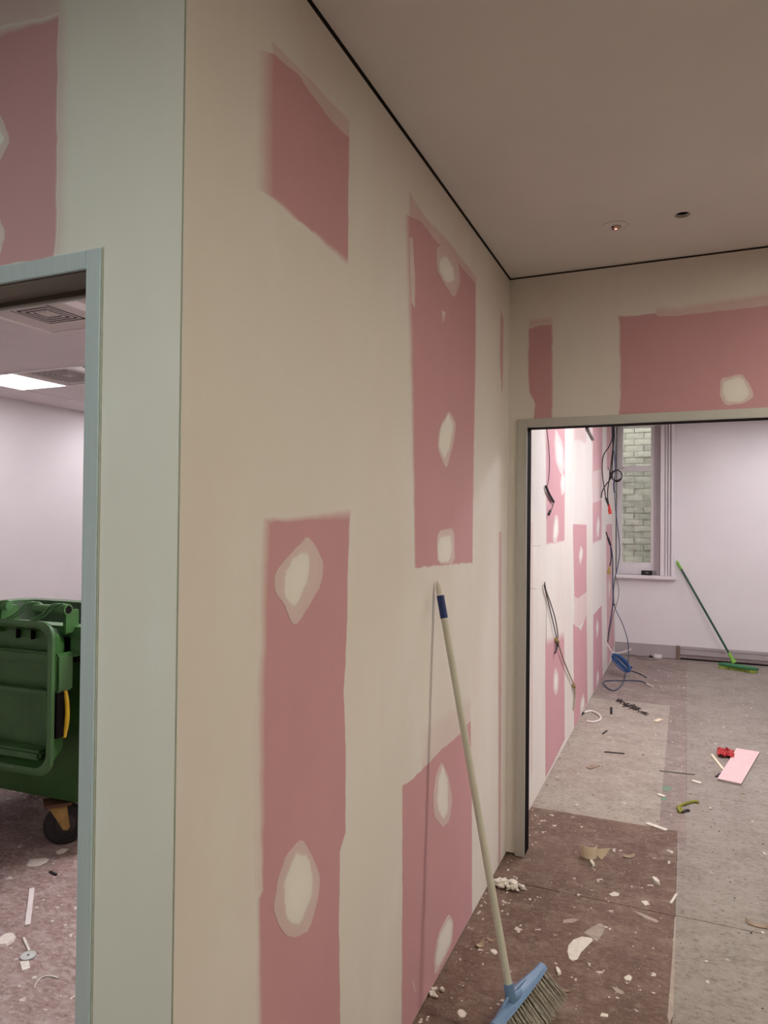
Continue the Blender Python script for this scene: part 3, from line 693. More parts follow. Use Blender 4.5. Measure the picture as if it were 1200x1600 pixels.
# casters
def caster(x, y, rot):
    c, s = math.cos(rot), math.sin(rot)
    def P(a, b_, z): return (x + a * c - b_ * s, y + a * s + b_ * c, z)
    g = bpy.data.objects.new('caster', None); COL.objects.link(g); g.parent = wb
    R_ = 0.098
    wv = MB(); n = 28
    prof = [(0.034, 0.018), (0.068, 0.020), (0.070, 0.024), (0.088, 0.024), (R_, 0.014), (R_, -0.014), (0.088, -0.024), (0.070, -0.024), (0.068, -0.020), (0.034, -0.018)]
    rings = [[P(math.cos(2 * math.pi * k / n) * q + .03, w_, R_ + math.sin(2 * math.pi * k / n) * q) for k in range(n)] for q, w_ in prof]
    wv.rings(rings); o = wv.build('wheel', M_TYRE, smooth=True); o.parent = g
    hb = MB(); hb.rings([[P(math.cos(2 * math.pi * k / n) * q + .03, w_, R_ + math.sin(2 * math.pi * k / n) * q) for k in range(n)] for q, w_ in ((0.046, 0.0215), (0.042, 0.0235), (0.018, 0.0235), (0.018, 0.030), (0.001, 0.030))])
    o = hb.build('hub', M_HUB, smooth=True); o.parent = g
    hb = MB(); hb.rings([[P(math.cos(2 * math.pi * k / n) * q + .03, -w_, R_ + math.sin(2 * math.pi * k / n) * q) for k in range(n)] for q, w_ in ((0.046, 0.0215), (0.042, 0.0235), (0.018, 0.0235), (0.018, 0.030), (0.001, 0.030))])
    o = hb.build('hub', M_HUB, smooth=True); o.parent = g
    fk = MB()
    for sd_ in (-1, 1):
        y0 = sd_ * 0.031; y1 = sd_ * 0.035
        pr = [(-0.045, 0.192), (0.035, 0.192), (0.050, R_ - .012), (0.038, R_ - .026), (0.018, R_ - .020)]
        k = len(pr)
        fk.add([P(a, y0, z) for a, z in pr] + [P(a, y1, z) for a, z in pr], [tuple(range(k)), tuple(reversed(range(k, 2 * k)))] + [(i, (i + 1) % k, k + (i + 1) % k, k + i) for i in range(k)])
    fk.obox(P(-0.005, 0, 0.19), Vector((c * .042, s * .042, 0)), Vector((-s * .035, c * .035, 0)), Vector((0, 0, .006)))
    o = fk.build('fork', M_FORK, bevel=0.002); o.parent = g
    o = MB().obox(P(-0.005, 0, 0.207), Vector((c * .062, s * .062, 0)), Vector((-s * .055, c * .055, 0)), Vector((0, 0, .008))).build('mounting_plate', M_FORK2, bevel=0.002); o.parent = g
M_TYRE = simple('black_tyre', (0.018, 0.016, 0.015), 0.6, var=0.2)
M_HUB = simple('dark_hub', (0.035, 0.030, 0.028), 0.5)
M_FORK = simple('ochre_zinc_fork', (0.42, 0.27, 0.09), 0.45, metal=0.3, var=0.15)
M_FORK2 = simple('rusty_plate', (0.13, 0.065, 0.035), 0.7, var=0.2)
for cx, cy, rot in ((0.268, -0.27, 0.85), (-0.37, -0.22, 1.2), (0.37, 0.22, 2.4), (-0.37, 0.22, 0.3)): caster(cx, cy, rot)
# lid: a tray hung upside down from the hinge tube, its underside to the doorway
lid = bpy.data.objects.new('lid', None); COL.objects.link(lid); lid.parent = wb
LX0, LX1, LZ0, LZ1 = -0.56, 0.505, 0.455, 1.135
LYf = 2.315 - BC.y; LYb = 2.435 - BC.y
def lidrect(inset, y, r=0.07, n=6, x_in=0):
    out = []
    x0, x1, z0, z1 = LX0 + inset, LX1 - inset, LZ0 + inset, LZ1 - inset
    for cx, cz, a0 in ((x1 - r, z1 - r, 0), (x0 + r, z1 - r, 90), (x0 + r, z0 + r, 180), (x1 - r, z0 + r, 270)):
        for i in range(n + 1):
            a = math.radians(a0 + 90 * i / n); out.append((cx + r * math.cos(a), y, cz + r * math.sin(a)))
    return out
shell = MB().rings([lidrect(0.028, LYf + .006), lidrect(0.014, LYf), lidrect(0.0, LYf + .002), lidrect(0.0, LYf + .022), lidrect(0.012, LYf + .03), lidrect(0.045, LYb), lidrect(0.09, LYb + .012)], cap0=False, cap1=True)
lpart(shell, 'lid_shell', M_BIN, lid, smooth=True)
lpart(MB().rings([lidrect(0.028, LYf + .006), lidrect(0.040, LYf + .05), lidrect(0.062, LYb - .012), lidrect(0.10, LYb - .004)], cap0=False, cap1=True), 'lid_underside', M_BIN, lid, smooth=True)
lpart(MB().rings([lidrect(0.027, LYf + .003), lidrect(0.014, LYf - .004), lidrect(-0.003, LYf + .001), lidrect(0.0, LYf + .008), lidrect(0.02, LYf + .008)] + [lidrect(0.027, LYf + .003)], cap0=False, cap1=False), 'lid_lip', M_BINL, lid, smooth=True)
lpart(MB().box(LX0 + .07, LX1 - .09, LYb - .055, LYb - .004, 0.795, 0.812), 'lid_rib', M_BINL, lid, bevel=0.004)
lpart(MB().box(LX0 + .07, LX1 - .07, LYb - .045, LYb - .004, 0.935, 0.985), 'lid_rib', M_BIN, lid, bevel=0.01)
lpart(MB().box(LX0 + .08, LX1 - .10, LYb - .085, LYb - .004, 0.500, 0.545), 'lid_ledge', M_BINL, lid, bevel=0.012)
for x in (LX1 - .30, LX1 - .21, LX1 - .55, LX1 - .64):
    lpart(MB().box(x - .005, x + .005, LYb - .035, LYb - .01, 1.035, 1.085), 'lid_fin', M_BLACK, lid, bevel=0.003)
lpart(MB().box(LX1 - .125, LX1 - .055, LYb - .045, LYb - .006, 0.62, 0.80), 'handle_boss', M_BIN, lid, bevel=0.015)
for z in (0.765, 0.655):
    lpart(MB().tube([(LX1 - .085, LYb - .05, z), (LX1 - .085, LYb - .04, z)], 0.014, 14), 'bolt', M_BINL, lid)
    lpart(MB().tube([(LX1 - .085, LYb - .053, z), (LX1 - .085, LYb - .049, z)], 0.007, 10), 'bolt_hole', M_BLACK, lid)
# side handle: dark slot with a yellow bar
lpart(MB().box(LX1 - .040, LX1 + .001, LYf + .035, LYb - .015, 0.615, 0.815), 'handle_slot', M_BLACK, lid)
lpart(MB().box(LX1 - .030, LX1 + .003, LYf + .032, LYb + .012, 0.815, 0.99), 'side_block', M_BIN, lid, bevel=0.01)
hb = MB().tube(smooth_path([(LX1 - .004, LYb - .035, 0.82), (LX1 + .008, LYb - .033, 0.76), (LX1 + .008, LYb - .033, 0.68), (LX1 - .006, LYb - .035, 0.61)]), 0.010, 10)
lpart(hb, 'yellow_handle', simple('yellow_plastic', (0.68, 0.44, 0.02), 0.4, var=0.08), lid, smooth=True)
# hinge tube and arms
TY = 2.40 - BC.y; TZ = 1.185
lpart(MB().tube([(0.315, TY, TZ), (0.492, TY, TZ)], 0.018, 16), 'hinge_tube', M_BINL, wb, smooth=True)
lpart(MB().tube([(0.490, TY, TZ), (0.515, TY, TZ)], 0.026, 18), 'hinge_boss', M_BIN, wb, smooth=True)
lpart(MB().tube([(0.514, TY, TZ), (0.5165, TY, TZ)], 0.018, 16), 'hinge_hole', M_BLACK, wb)
lpart(MB().box(0.47, 0.488, TY + .01, -HYb + .0, 1.07, TZ - .008), 'hinge_post', M_BIN, wb, bevel=0.004)
for x in (0.305, 0.33, 0.455, 0.48, 0.14, -0.2, -0.45):
    lpart(MB().tube(smooth_path([(x - .10, LYf + .02, LZ1 - .004), (x - .055, TY - .045, LZ1 + .025), (x - .03, TY - .022, TZ + .012), (x, TY, TZ + .024), (x + .012, TY + .02, TZ + .01)], 5), 0.0045, 8), 'hinge_arm', M_BINL, lid, smooth=True)
lpart(MB().tube([(-0.55, TY, TZ), (0.16, TY, TZ)], 0.020, 16), 'hinge_tube', M_BINL, wb, smooth=True)
for x in (0.10, -0.3, -0.56): lpart(MB().box(x - .015, x + .015, TY - .01, -HYb, 1.06, TZ - .005), 'hinge_post', M_BIN, wb, bevel=0.005)

# ------------------------------------------------------------------ blue broom leaning on the left wall
M_BLUE = simple('blue_plastic', (0.15, 0.255, 0.43), 0.42, var=0.06, scale=12)
M_POLE = simple('pale_grey_enamel', (0.60, 0.59, 0.50), 0.4, var=0.05, scale=10)
M_NAVY = simple('navy_label', (0.015, 0.035, 0.16), 0.45, var=0.1)
M_CAPW = simple('white_plastic_cap', (0.75, 0.70, 0.64), 0.5, var=0.05)
M_BRIS = simple('grey_bristle', (0.50, 0.45, 0.37), 0.8, var=0.25, scale=60)
tip = on(684, 908, 0, XL + 0.013)
HEADZ = 0.085
ha = on(849, 1513, 2, HEADZ + .012); hb_ = on(779, 1602, 2, HEADZ + .012)         # ends of the block
sock = on(797, 1553, 2, HEADZ + 0.055)
broom = empty('broom', (sock.x, sock.y, 0), 'blue headed broom with pale pole leaning on the pink patched wall', 'broom')
axis = (tip - sock).normalized(); plen = (tip - sock).length
def bp(b, name, mat, **k): return keep(b.build(name, mat, **k), broom)
bp(MB().tube([sock + axis * 0.0, sock + axis * (plen * .35), sock + axis * (plen - 0.13)], 0.0118, 16), 'pole', M_POLE, smooth=True)
bp(MB().tube([sock + axis * (plen - 0.128), sock + axis * (plen - 0.050)], 0.0130, 16), 'pole_sticker', M_NAVY, smooth=True)
bp(MB().tube([sock + axis * (plen - 0.131), sock + axis * (plen - 0.048), sock + axis * (plen - 0.022), sock + axis * (plen - 0.004), sock + axis * plen], [0.0123, 0.0123, 0.0115, 0.0075, 0.003], 16), 'pole_cap', M_CAPW, smooth=True)
hd = (hb_ - ha); L_ = 0.36; hdir = hd.normalized(); hc = ha + hdir * (L_ / 2)
down = (Vector((0.66, 0.18, -0.74)) - hdir * Vector((0.66, 0.18, -0.74)).dot(hdir)).normalized()   # way the bristles point
side = hdir.cross(down).normalized()
hc = ha + hdir * (L_ / 2)
blk = MB()
NB = 15
rg = []
for i in range(NB):
    t = i / (NB - 1); s_ = (t - .5) * L_
    taper = 1 - 0.45 * abs(2 * t - 1) ** 3
    hgt = 0.010 + 0.016 * max(0, 1 - abs(2 * t - 1) * 1.25)
    w_ = 0.026 * taper
    c_ = hc + hdir * s_
    rg.append([c_ + side * (w_ * a) - down * h_ for a, h_ in ((-1, -0.006), (1, -0.006), (1, 0.008), (0.75, 0.010 + hgt * .3), (0.35, 0.010 + hgt), (-0.35, 0.010 + hgt), (-0.75, 0.010 + hgt * .3), (-1, 0.008))])
blk.rings(rg)
bp(blk, 'head_block', M_BLUE, smooth=True)
top_c = hc - down * 0.022
bp(MB().tube([top_c + down * 0.012, sock - axis * 0.012, sock + axis * 0.030], [0.021, 0.0175, 0.0155], 18), 'socket', M_BLUE, smooth=True)
for sgn in (-1, 1):
    a0 = hc + hdir * (sgn * 0.125) - down * 0.012; a1 = sock - axis * 0.002
    bp(MB().tube([a0, a0.lerp(a1, .5) - down * 0.004, a1], [0.0055, 0.006, 0.006], 8), 'brace', M_BLUE, smooth=True)
random.seed(5)
tuft_parts = []
BL = 0.10
nt_ = 19
for i in range(nt_):
    for row in range(3):
        t = (i + .5) / nt_; s_ = (t - .5) * (L_ - .02)
        base = hc + hdir * s_ + side * ((row - 1) * 0.016) + down * 0.004
        b = MB()
        for q in range(9):
            d_ = (down + hdir * ((t - .5) * 0.22 + random.uniform(-.03, .03)) + side * ((row - 1) * 0.12 + random.uniform(-.07, .07))).normalized()
            e = base + d_ * BL * random.uniform(0.94, 1.04)
            if e.z < 0.003:
                k_ = (base.z - 0.003) / max(base.z - e.z, 1e-6); e = base + (e - base) * k_ + Vector((random.uniform(0, .006), 0, 0))
            u_ = d_.orthogonal().normalized() * 0.0035 * random.uniform(.3, 1); rotm = Matrix.Rotation(random.uniform(0, 6.28), 3, d_)
            o_ = rotm @ u_
            b.tube([base + o_, (base + e) / 2 + o_ * 1.3, e + o_ * 1.6], [0.0013, 0.0013, 0.0009], 4)
        tuft_parts.append(keep(b.build('bristle_tuft', M_BRIS), broom))

# ------------------------------------------------------------------ green broom in the far room
M_GRN = simple('green_plastic', (0.03, 0.17, 0.06), 0.45, var=0.1)
M_LIME = simple('lime_plastic', (0.22, 0.48, 0.06), 0.45, var=0.08)
M_GPOLE = simple('dark_green_pole', (0.012, 0.075, 0.04), 0.35, var=0.1)
gt = on(1057.5, 877, 1, YF - 0.016); gs = on(1146, 1033, 2, 0.075)
ge0 = on(1124, 1036, 2, 0.05); ge1 = on(1184, 1045, 2, 0.05)
gb_ = empty('broom', (gs.x, gs.y, 0), 'green broom leaning on the white wall beside the window', 'broom')
def gp(b, name, mat, **k): return keep(b.build(name, mat, **k), gb_)
ga = (gt - gs).normalized(); gl_ = (gt - gs).length
gp(MB().tube([gs + ga * .05, gs + ga * (gl_ - .10)], 0.0125, 12), 'pole', M_GPOLE, smooth=True)
gp(MB().tube([gs + ga * (gl_ - .105), gs + ga * (gl_ - .02), gs + ga * gl_], [0.0150, 0.0145, 0.008], 12), 'grip', M_LIME, smooth=True)
gp(MB().tube([gs - ga * 0.02, gs + ga * .03, gs + ga * .10], [0.030, 0.020, 0.017], 12), 'socket', M_LIME, smooth=True)
gd = (ge1 - ge0).normalized(); gside = Vector((gd.y, -gd.x, 0)).normalized(); GLn = (ge1 - ge0).length
gc = (ge0 + ge1) / 2
rg = []
for i in range(13):
    t = i / 12; s_ = (t - .5) * GLn; tp = 1 - .5 * abs(2 * t - 1) ** 4
    c_ = gc + gd * s_
    rg.append([c_ + gside * (a * .055 * tp) + Vector((0, 0, h_)) for a, h_ in ((-1, -.016), (1, -.016), (1, .0), (.55, .014 * tp), (-.55, .014 * tp), (-1, .0))])
gp(MB().rings(rg), 'head_block', M_GRN, smooth=True)
b = MB()
for i in range(15):
    t = (i + .5) / 15; c_ = gc + gd * ((t - .5) * (GLn - .01))
    for q in range(14):
        o_ = gside * random.uniform(-.05, .05) + gd * random.uniform(-.012, .012)
        st = c_ + o_ + Vector((0, 0, -.016)); en = c_ + o_ * 1.25 + gside * .012; en.z = 0.002
        b.tube([st, en], [.0035, .0022], 4)
gp(b, 'bristles', simple('lime_bristle', (0.33, 0.42, 0.05), 0.7))['kind'] = 'stuff'

# small black box on the sill
bx0 = on(1002, 898, 1, YF - 0.03); bx1 = on(1019, 890, 1, YF - 0.03)
bb = empty('black_box', ((bx0.x + bx1.x) / 2, YF - 0.02, WZ0), 'small black carton standing on the window sill', 'box')
keep(MB().box(bx0.x, bx1.x, YF - 0.05, YF + 0.01, WZ0, WZ0 + 0.055).build('carton', simple('black_card', (0.014, 0.012, 0.012), 0.5), bevel=0.002), bb)
keep(MB().box(bx1.x + 0.001, bx1.x + .045, YF - 0.048, YF + 0.008, WZ0 + .002, WZ0 + 0.052).build('grey_end', simple('grey_card', (0.24, 0.22, 0.22), 0.6), bevel=0.002), bb)
for dz in (0.022, 0.034):
    keep(MB().box(bx0.x + .05, bx1.x - .04, YF - 0.0508, YF - 0.050, WZ0 + dz, WZ0 + dz + .006).build('print_line', MATS['grey_card']), bb)

# ------------------------------------------------------------------ loose cables in the far room
M_CBLK = simple('black_cable', (0.016, 0.013, 0.016), 0.5, var=0.1)
M_CGREY = simple('grey_cable', (0.22, 0.20, 0.19), 0.6, var=0.1)
M_CNAVY = simple('slate_blue_cable', (0.05, 0.07, 0.13), 0.5, var=0.1)
M_CBLUE = simple('blue_cable', (0.03, 0.10, 0.27), 0.45, var=0.1)
M_CWHITE = simple('white_cable', (0.72, 0.66, 0.63), 0.55, var=0.05)
M_CBEIGE = simple('beige_cable', (0.42, 0.36, 0.28), 0.6, var=0.08)
M_CRED = simple('red_plug', (0.62, 0.045, 0.035), 0.45, var=0.1)
M_BRASS = simple('brass_plug', (0.42, 0.30, 0.10), 0.4, metal=0.4, var=0.1)
def wpath(pts, x=XL + 0.012): return smooth_path([on(a, b, 0, x) for a, b in pts])
def ypath(pts, y): return smooth_path([on(p[0], p[1], 1, y + (p[2] if len(p) > 2 else 0)) for p in pts])
def cpart(root, name, path, r, mat, n=6): return keep(MB().tube(path, r, n).build(name, mat, smooth=True), root)
p0 = on(853, 760, 0, XL)
ca = empty('hanging_cable', (p0.x, p0.y, p0.z), 'thin black cable with a plug dangling nearest the wide opening', 'cable')
cpart(ca, 'cable', wpath([(853, 640), (854.5, 672), (857.5, 700), (858.5, 725), (857, 750), (853.5, 762)]), 0.0028, M_CBLK)
cpart(ca, 'connector', wpath([(853, 760), (858, 772), (865, 784)]), 0.0085, M_CBLK)
cpart(ca, 'tail', wpath([(864.5, 784), (863, 793), (859, 801)]), 0.0035, M_CBLK)
cpart(ca, 'plug', wpath([(860, 798), (857.5, 804)]), 0.008, M_CBLK)
p0 = on(851, 912, 0, XL)
cb_ = empty('hanging_cable', (p0.x, p0.y, p0.z), 'beige cable looping out of the plaster low on the pink wall', 'cable')
cpart(cb_, 'strand', wpath([(851, 910), (853, 922), (860, 942), (867, 965), (871.5, 990), (871, 1001)]), 0.0045, M_CGREY)
cpart(cb_, 'strand', wpath([(850, 914), (853, 926), (859, 950), (864, 972), (868.5, 990), (870.5, 1001)]), 0.0035, M_CBLK)
cpart(cb_, 'knot', wpath([(869, 999), (872, 1003)]), 0.012, M_BRASS)
cpart(cb_, 'tail', wpath([(871, 1003), (870.5, 1012), (867.5, 1020)]), 0.006, M_CBLK)
cpart(cb_, 'strand', wpath([(872, 1004), (879, 1027), (889, 1052), (896.5, 1069)]), 0.0055, M_CBEIGE)
cpart(cb_, 'knot', wpath([(896, 1070), (898, 1074)]), 0.012, M_BRASS)
cpart(cb_, 'flat_end', wpath([(897.5, 1074), (898, 1090), (896.5, 1110)]), 0.008, M_CBEIGE)
p0 = on(918, 672, 0, XL)
cc = empty('cable_stub', (p0.x, p0.y, p0.z), 'short grey cable stub sticking out high on the pink wall', 'cable')
cpart(cc, 'sheath', wpath([(917, 669), (921, 676), (927, 687)]), 0.010, M_CGREY)
cpart(cc, 'cut_end', wpath([(917, 668), (919, 672)]), 0.013, M_CBLK)
YP = 7.35
p0 = on(958, 740, 1, YP)
cd = empty('cable_bundle', (p0.x, p0.y, p0.z), 'tangled bundle of dark cables hanging in front of the window', 'cable')
S = [([(957.5, 640), (957, 680), (952, 697), (942.5, 713), (941, 738), (944.5, 765), (947, 780), (951, 792)], .0055, M_CBLK),
     ([(959, 640), (958, 690), (956, 715), (953, 742), (950, 762), (949.5, 778), (952, 792)], .0055, M_CBLK),
     ([(955.5, 640), (957, 690), (960, 712), (961, 735), (960, 760), (961, 785), (963.5, 812), (967.5, 845), (968, 868), (964, 890), (960.5, 905), (958.5, 925), (959, 942)], .0045, M_CNAVY),
     ([(961, 640), (959, 685), (957, 720), (955, 745), (947, 757), (941, 768), (939.5, 778)], .0055, M_CBLK),
     ([(960, 660), (961.5, 715), (961, 740), (958.5, 757), (959.5, 770)], .0045, M_CNAVY),
     ([(955, 744), (952, 735), (950, 730)], .0035, M_CBLK), ([(957, 740), (965, 734), (975, 731.5)], .0028, M_CGREY),
     ([(958, 757), (961, 768), (965, 777)], .0028, M_CGREY)]
for pts, r, m in S: cpart(cd, 'strand', ypath(pts, YP), r, m)
for k, (rx, ry, dx) in enumerate(((8.5, 8.5, 0), (7.5, 9, .7), (9, 7.6, -.4), (8, 8.2, .3))):
    pts = [(963.5 + dx + rx * math.cos(a), 743 + ry * math.sin(a) + dx, 0.012 * k) for a in [2 * math.pi * i / 14 for i in range(15)]]
    cpart(cd, 'coil_turn', ypath(pts, YP - .02), .0045, M_CBLK)
cpart(cd, 'cable_tie', ypath([(953.5, 738), (955, 747)], YP), .013, M_CBLK)
cpart(cd, 'connector', ypath([(946.5, 778), (949.5, 786)], YP), .011, M_CBLK)
cpart(cd, 'red_plug', ypath([(951.5, 789), (952.5, 796), (953.5, 803)], YP), [.012] * 6 + [.016] * 6 + [.019], M_CRED, 8)
p0 = on(953, 860, 1, YP)
ce = empty('hanging_cable', (p0.x, p0.y, p0.z), 'dark cable with a brass plug falling to the blue coil', 'cable')
cpart(ce, 'thick_end', ypath([(946.8, 831), (950, 841), (954, 852)], YP), [.007] * 6 + [.012] * 6 + [.011], M_CBLK)
cpart(ce, 'strand', ypath([(953.5, 850), (956.5, 864), (957.5, 885), (957.5, 915), (958, 938), (955, 962), (951.5, 985), (949.5, 1003)], YP), .006, M_CNAVY)
cpart(ce, 'strand', ypath([(954, 852), (955, 866), (954.5, 876), (953, 884)], YP), .006, M_CBLK)
cpart(ce, 'strand', ypath([(959, 944), (964, 957), (973, 976), (980, 998), (982, 1018), (981, 1040)], YP - .1), .0045, M_CNAVY)
cpart(ce, 'strand', ypath([(962, 900), (966, 915), (966.5, 930), (963, 945), (957, 965), (952, 990), (950, 1006)], YP - .03), .004, M_CGREY)
cpart(ce, 'joint', ypath([(957, 943), (961, 946)], YP), .011, M_CBLK)
cpart(ce, 'brass_plug', ypath([(952.5, 886), (951.5, 891), (951.5, 897)], YP), [.010] * 6 + [.018] * 6 + [.014], M_BRASS, 8)
# blue coil on the floor in the corner
YC = 7.75
p0 = on(970, 1050, 2, 0)
cf = empty('cable_coil', (p0.x, p0.y, 0), 'coil of blue data cable lying in the corner below the window', 'cable')
a0 = on(958, 1022, 1, YC + .12); a1 = on(984, 1048, 1, YC)
ax_ = (a1 - a0) / 2; cen = (a0 + a1) / 2; prp = Vector((0.52, 0.25, 0.82)); prp = (prp - ax_.normalized() * prp.dot(ax_.normalized())).normalized()
for k in range(10):
    w_ = 0.010 + 0.0045 * k; sh = Vector((random.uniform(-.01, .01), random.uniform(-.02, .02), random.uniform(-.008, .008)))
    pts = [cen + sh + ax_ * (1.0 - .04 * (k % 3)) * math.cos(a) + prp * w_ * math.sin(a) for a in [2 * math.pi * i / 16 for i in range(17)]]
    for p in pts: p.z = max(p.z, 0.006)
    cpart(cf, 'coil_turn', smooth_path(pts, 3), .0055, M_CBLUE)
cpart(cf, 'coil_tie', [a1 - ax_ * .18 - prp * .03, a1 - ax_ * .10 + prp * .045], .012, M_CNAVY)
g = lambda pts, z=.006: smooth_path([fl(a, b, z) for a, b in pts])
cpart(cf, 'tail', g([(983, 1047), (992, 1050), (1002, 1054), (1010, 1059)]), .006, M_CNAVY)
cpart(cf, 'floor_loop', g([(977, 1051), (975, 1062), (969, 1073), (959, 1079), (949, 1075), (943.5, 1069), (944.5, 1064.5), (956, 1063.5), (978, 1063.5), (996, 1063.5), (1004, 1065), (1011, 1069)]), .006, M_CNAVY)
cpart(cf, 'white_end', g([(1010, 1068.5), (1020, 1073)], .009), .009, M_CWHITE)
cpart(cf, 'white_strand', ypath([(948, 1006), (953, 1013), (958, 1021)], YC + .2), .009, M_CWHITE)
cpart(cf, 'white_strand', ypath([(957, 1020), (966, 1020.5), (977, 1018), (986, 1014.5)], YC + .15), .008, M_CWHITE)
# bits lying along the skirting
p0 = fl(1000, 1028)
cg = empty('floor_cable', tuple(p0), 'grey cable lying along the foot of the window wall', 'cable')
cpart(cg, 'cable', g([(962, 1021), (978, 1023), (993, 1024.5), (998, 1028), (1010, 1030.5), (1028, 1031)]), .006, M_CGREY)
cpart(cg, 'plug', g([(1014, 1024.5), (1018, 1026)], .012), .012, M_CBLK)
bx = fl(1028, 1029); ob = empty('white_socket_box', (bx.x, bx.y, 0), 'small white plastic outlet box by the skirting', 'outlet')
keep(MB().box(bx.x - .045, bx.x + .045, bx.y - .03, bx.y + .03, 0.001, 0.05).build('housing', M_CWHITE, bevel=.006), ob)
keep(MB().box(bx.x - .03, bx.x + .03, bx.y - .034, bx.y - .0305, 0.012, 0.04).build('face_plate', M_GLOSS, bevel=.001), ob)
wp = empty('white_cable', tuple(fl(930, 1120)), 'loop of stiff white cable on the floor against the pink wall', 'cable')
cpart(wp, 'cable', g([(911, 1114), (922, 1111), (932, 1114), (938.5, 1120), (937, 1125), (928, 1128), (917, 1127)], .008), .009, M_CWHITE)
cpart(wp, 'cut_end', g([(909, 1116), (912, 1113.5)], .008), .010, M_CBLK)

# ------------------------------------------------------------------ debris on the floor
random.seed(21)
def blob_outline(c, rx, ry, rot, n=11, rough=.25):
    out = []
    for i in range(n):
        a = 2 * math.pi * i / n; q = 1 + random.uniform(-rough, rough)
        x, y = rx * math.cos(a) * q, ry * math.sin(a) * q
        out.append(Vector((c.x + x * math.cos(rot) - y * math.sin(rot), c.y + x * math.sin(rot) + y * math.cos(rot), 0)))
    return out
def flake(b, c, rx, ry, rot, th, z=0.0006, curl=0.0, n=9, rough=.25):
    o = blob_outline(c, rx, ry, rot, n, rough)
    d = [Vector((0, 0, z + curl * random.random())) for _ in o]
    vs = [p + q for p, q in zip(o, d)] + [c.lerp(p, .86) + q + Vector((0, 0, th * random.uniform(.8, 1.2))) for p, q in zip([Vector((p.x, p.y, 0)) for p in o], d)]
    for v in vs[n:]: pass
    b.add(vs, [tuple(reversed(range(n))), tuple(range(n, 2 * n))] + [(i, (i + 1) % n, n + (i + 1) % n, n + i) for i in range(n)])
    return b
def pxr(x, y, rpx, vpx):
    c = fl(x, y); ex = (fl(x + rpx, y) - c).length; ey = (fl(x, y - vpx) - c).length
    return c, ex, ey
def chip(x, y, rx, ry, label, mat=M_CHIP, th=.004, cat='debris', name='plaster_chip', curl=0.0, rot=None, rough=.25, group=None):
    c, ex, ey = pxr(x, y, rx, ry)
    b = MB(); flake(b, Vector((c.x, c.y, 0)), ex, ey, (YAW if rot is None else rot), th, curl=curl, rough=rough)
    return tag(b.build(name, mat), label, cat, group)
# crumpled plaster heap by the corner of the wide opening
c = fl(795, 1386)
hp = empty('plaster_rubble', (c.x, c.y, 0), 'heap of crumpled plaster scrapings at the foot of the door jamb', 'debris')
for i in range(26):
    rr = random.random() ** .6 * .055; a = random.uniform(0, 6.28)
    q = Vector((c.x + rr * 1.25 * math.cos(a), c.y + rr * .8 * math.sin(a), max(0.006, .028 * (1 - rr / .06)))); s = random.uniform(.008, .019)
    rm = Matrix.Rotation(random.uniform(0, 3), 3, 'Z') @ Matrix.Rotation(random.uniform(-.6, .6), 3, 'X')
    b = MB(); b.obox(q, rm @ Vector((s, 0, 0)), rm @ Vector((0, s * .7, 0)), rm @ Vector((0, 0, s * .3)))
    ob = b.build('lump', M_CHIP, bevel=.002)
    for v in ob.data.vertices: v.co += Vector((random.uniform(-1, 1), random.uniform(-1, 1), random.uniform(-1, 1))) * s * .16; v.co.z = max(v.co.z, .0008)
    keep(ob, hp)
# crumbs by the wall at the lower edge
c = fl(680, 1552)
hp = empty('plaster_rubble', (c.x, c.y, 0), 'little cluster of plaster crumbs against the pink wall near the broom', 'debris')
for i in range(9):
    q = Vector((c.x + random.uniform(-.012, .022), c.y + random.uniform(-.022, .022), .006)); s = random.uniform(.004, .010)
    rm = Matrix.Rotation(random.uniform(0, 3), 3, 'Z') @ Matrix.Rotation(random.uniform(-.5, .5), 3, 'X')
    b = MB(); b.obox(q, rm @ Vector((s, 0, 0)), rm @ Vector((0, s * .7, 0)), rm @ Vector((0, 0, s * .5)))
    ob = b.build('lump', M_CHIP, bevel=.0015)
    for v in ob.data.vertices: v.co.z = max(v.co.z, .0008)
    keep(ob, hp)
# dried filler splashes: thin skins stuck to the floor sheets
def splash(pts, mat=M_CHIP, z=.0012):
    P = [fl(x, y) for x, y in pts]; cen = sum(P, Vector()) / len(P); n = len(P)
    b = MB(); b.add([Vector((p.x, p.y, .0002)) for p in P] + [cen.lerp(p, .93) + Vector((0, 0, z)) for p in P], [tuple(reversed(range(n))), tuple(range(n, 2 * n))] + [(i, (i + 1) % n, n + (i + 1) % n, n + i) for i in range(n)])
    return b.build('dried_splash', mat, floor)
def dz(pts): return [(880 + x * .2667, 1300 + y * .2667) for x, y in pts]
splash(dz([(25, 700), (30, 665), (60, 630), (110, 612), (165, 620), (175, 635), (140, 670), (105, 705), (85, 745), (55, 756), (35, 740)]))
M_SMEAR = simple('filler_smear', (0.42, 0.35, 0.30), 0.85, var=0.15, scale=40)
splash(dz([(120, 590), (170, 555), (215, 535), (245, 550), (235, 590), (200, 640), (180, 632), (165, 615)]), M_SMEAR, .0007)
splash(dz([(0, 515), (60, 505), (90, 515), (60, 530), (0, 535)]), M_SMEAR, .0007)
splash(dz([(268, 362), (300, 350), (328, 360), (325, 375), (285, 376)])); splash(dz([(355, 850), (385, 835), (405, 850), (395, 872), (365, 868)]))
splash(dz([(455, 405), (490, 402), (508, 425), (480, 430)])); splash(dz([(285, 905), (320, 915), (358, 940), (345, 952), (310, 940)]), M_SMEAR, .001)
splash(dz([(410, 460), (470, 480), (560, 520), (550, 532), (480, 505)]), M_SMEAR, .0007)
splash(dz([(225, 1060), (265, 1068), (262, 1085), (215, 1080)]))
M_GSTAIN = simple('green_stain', (0.19, 0.30, 0.22), 0.85, var=0.2, scale=50)
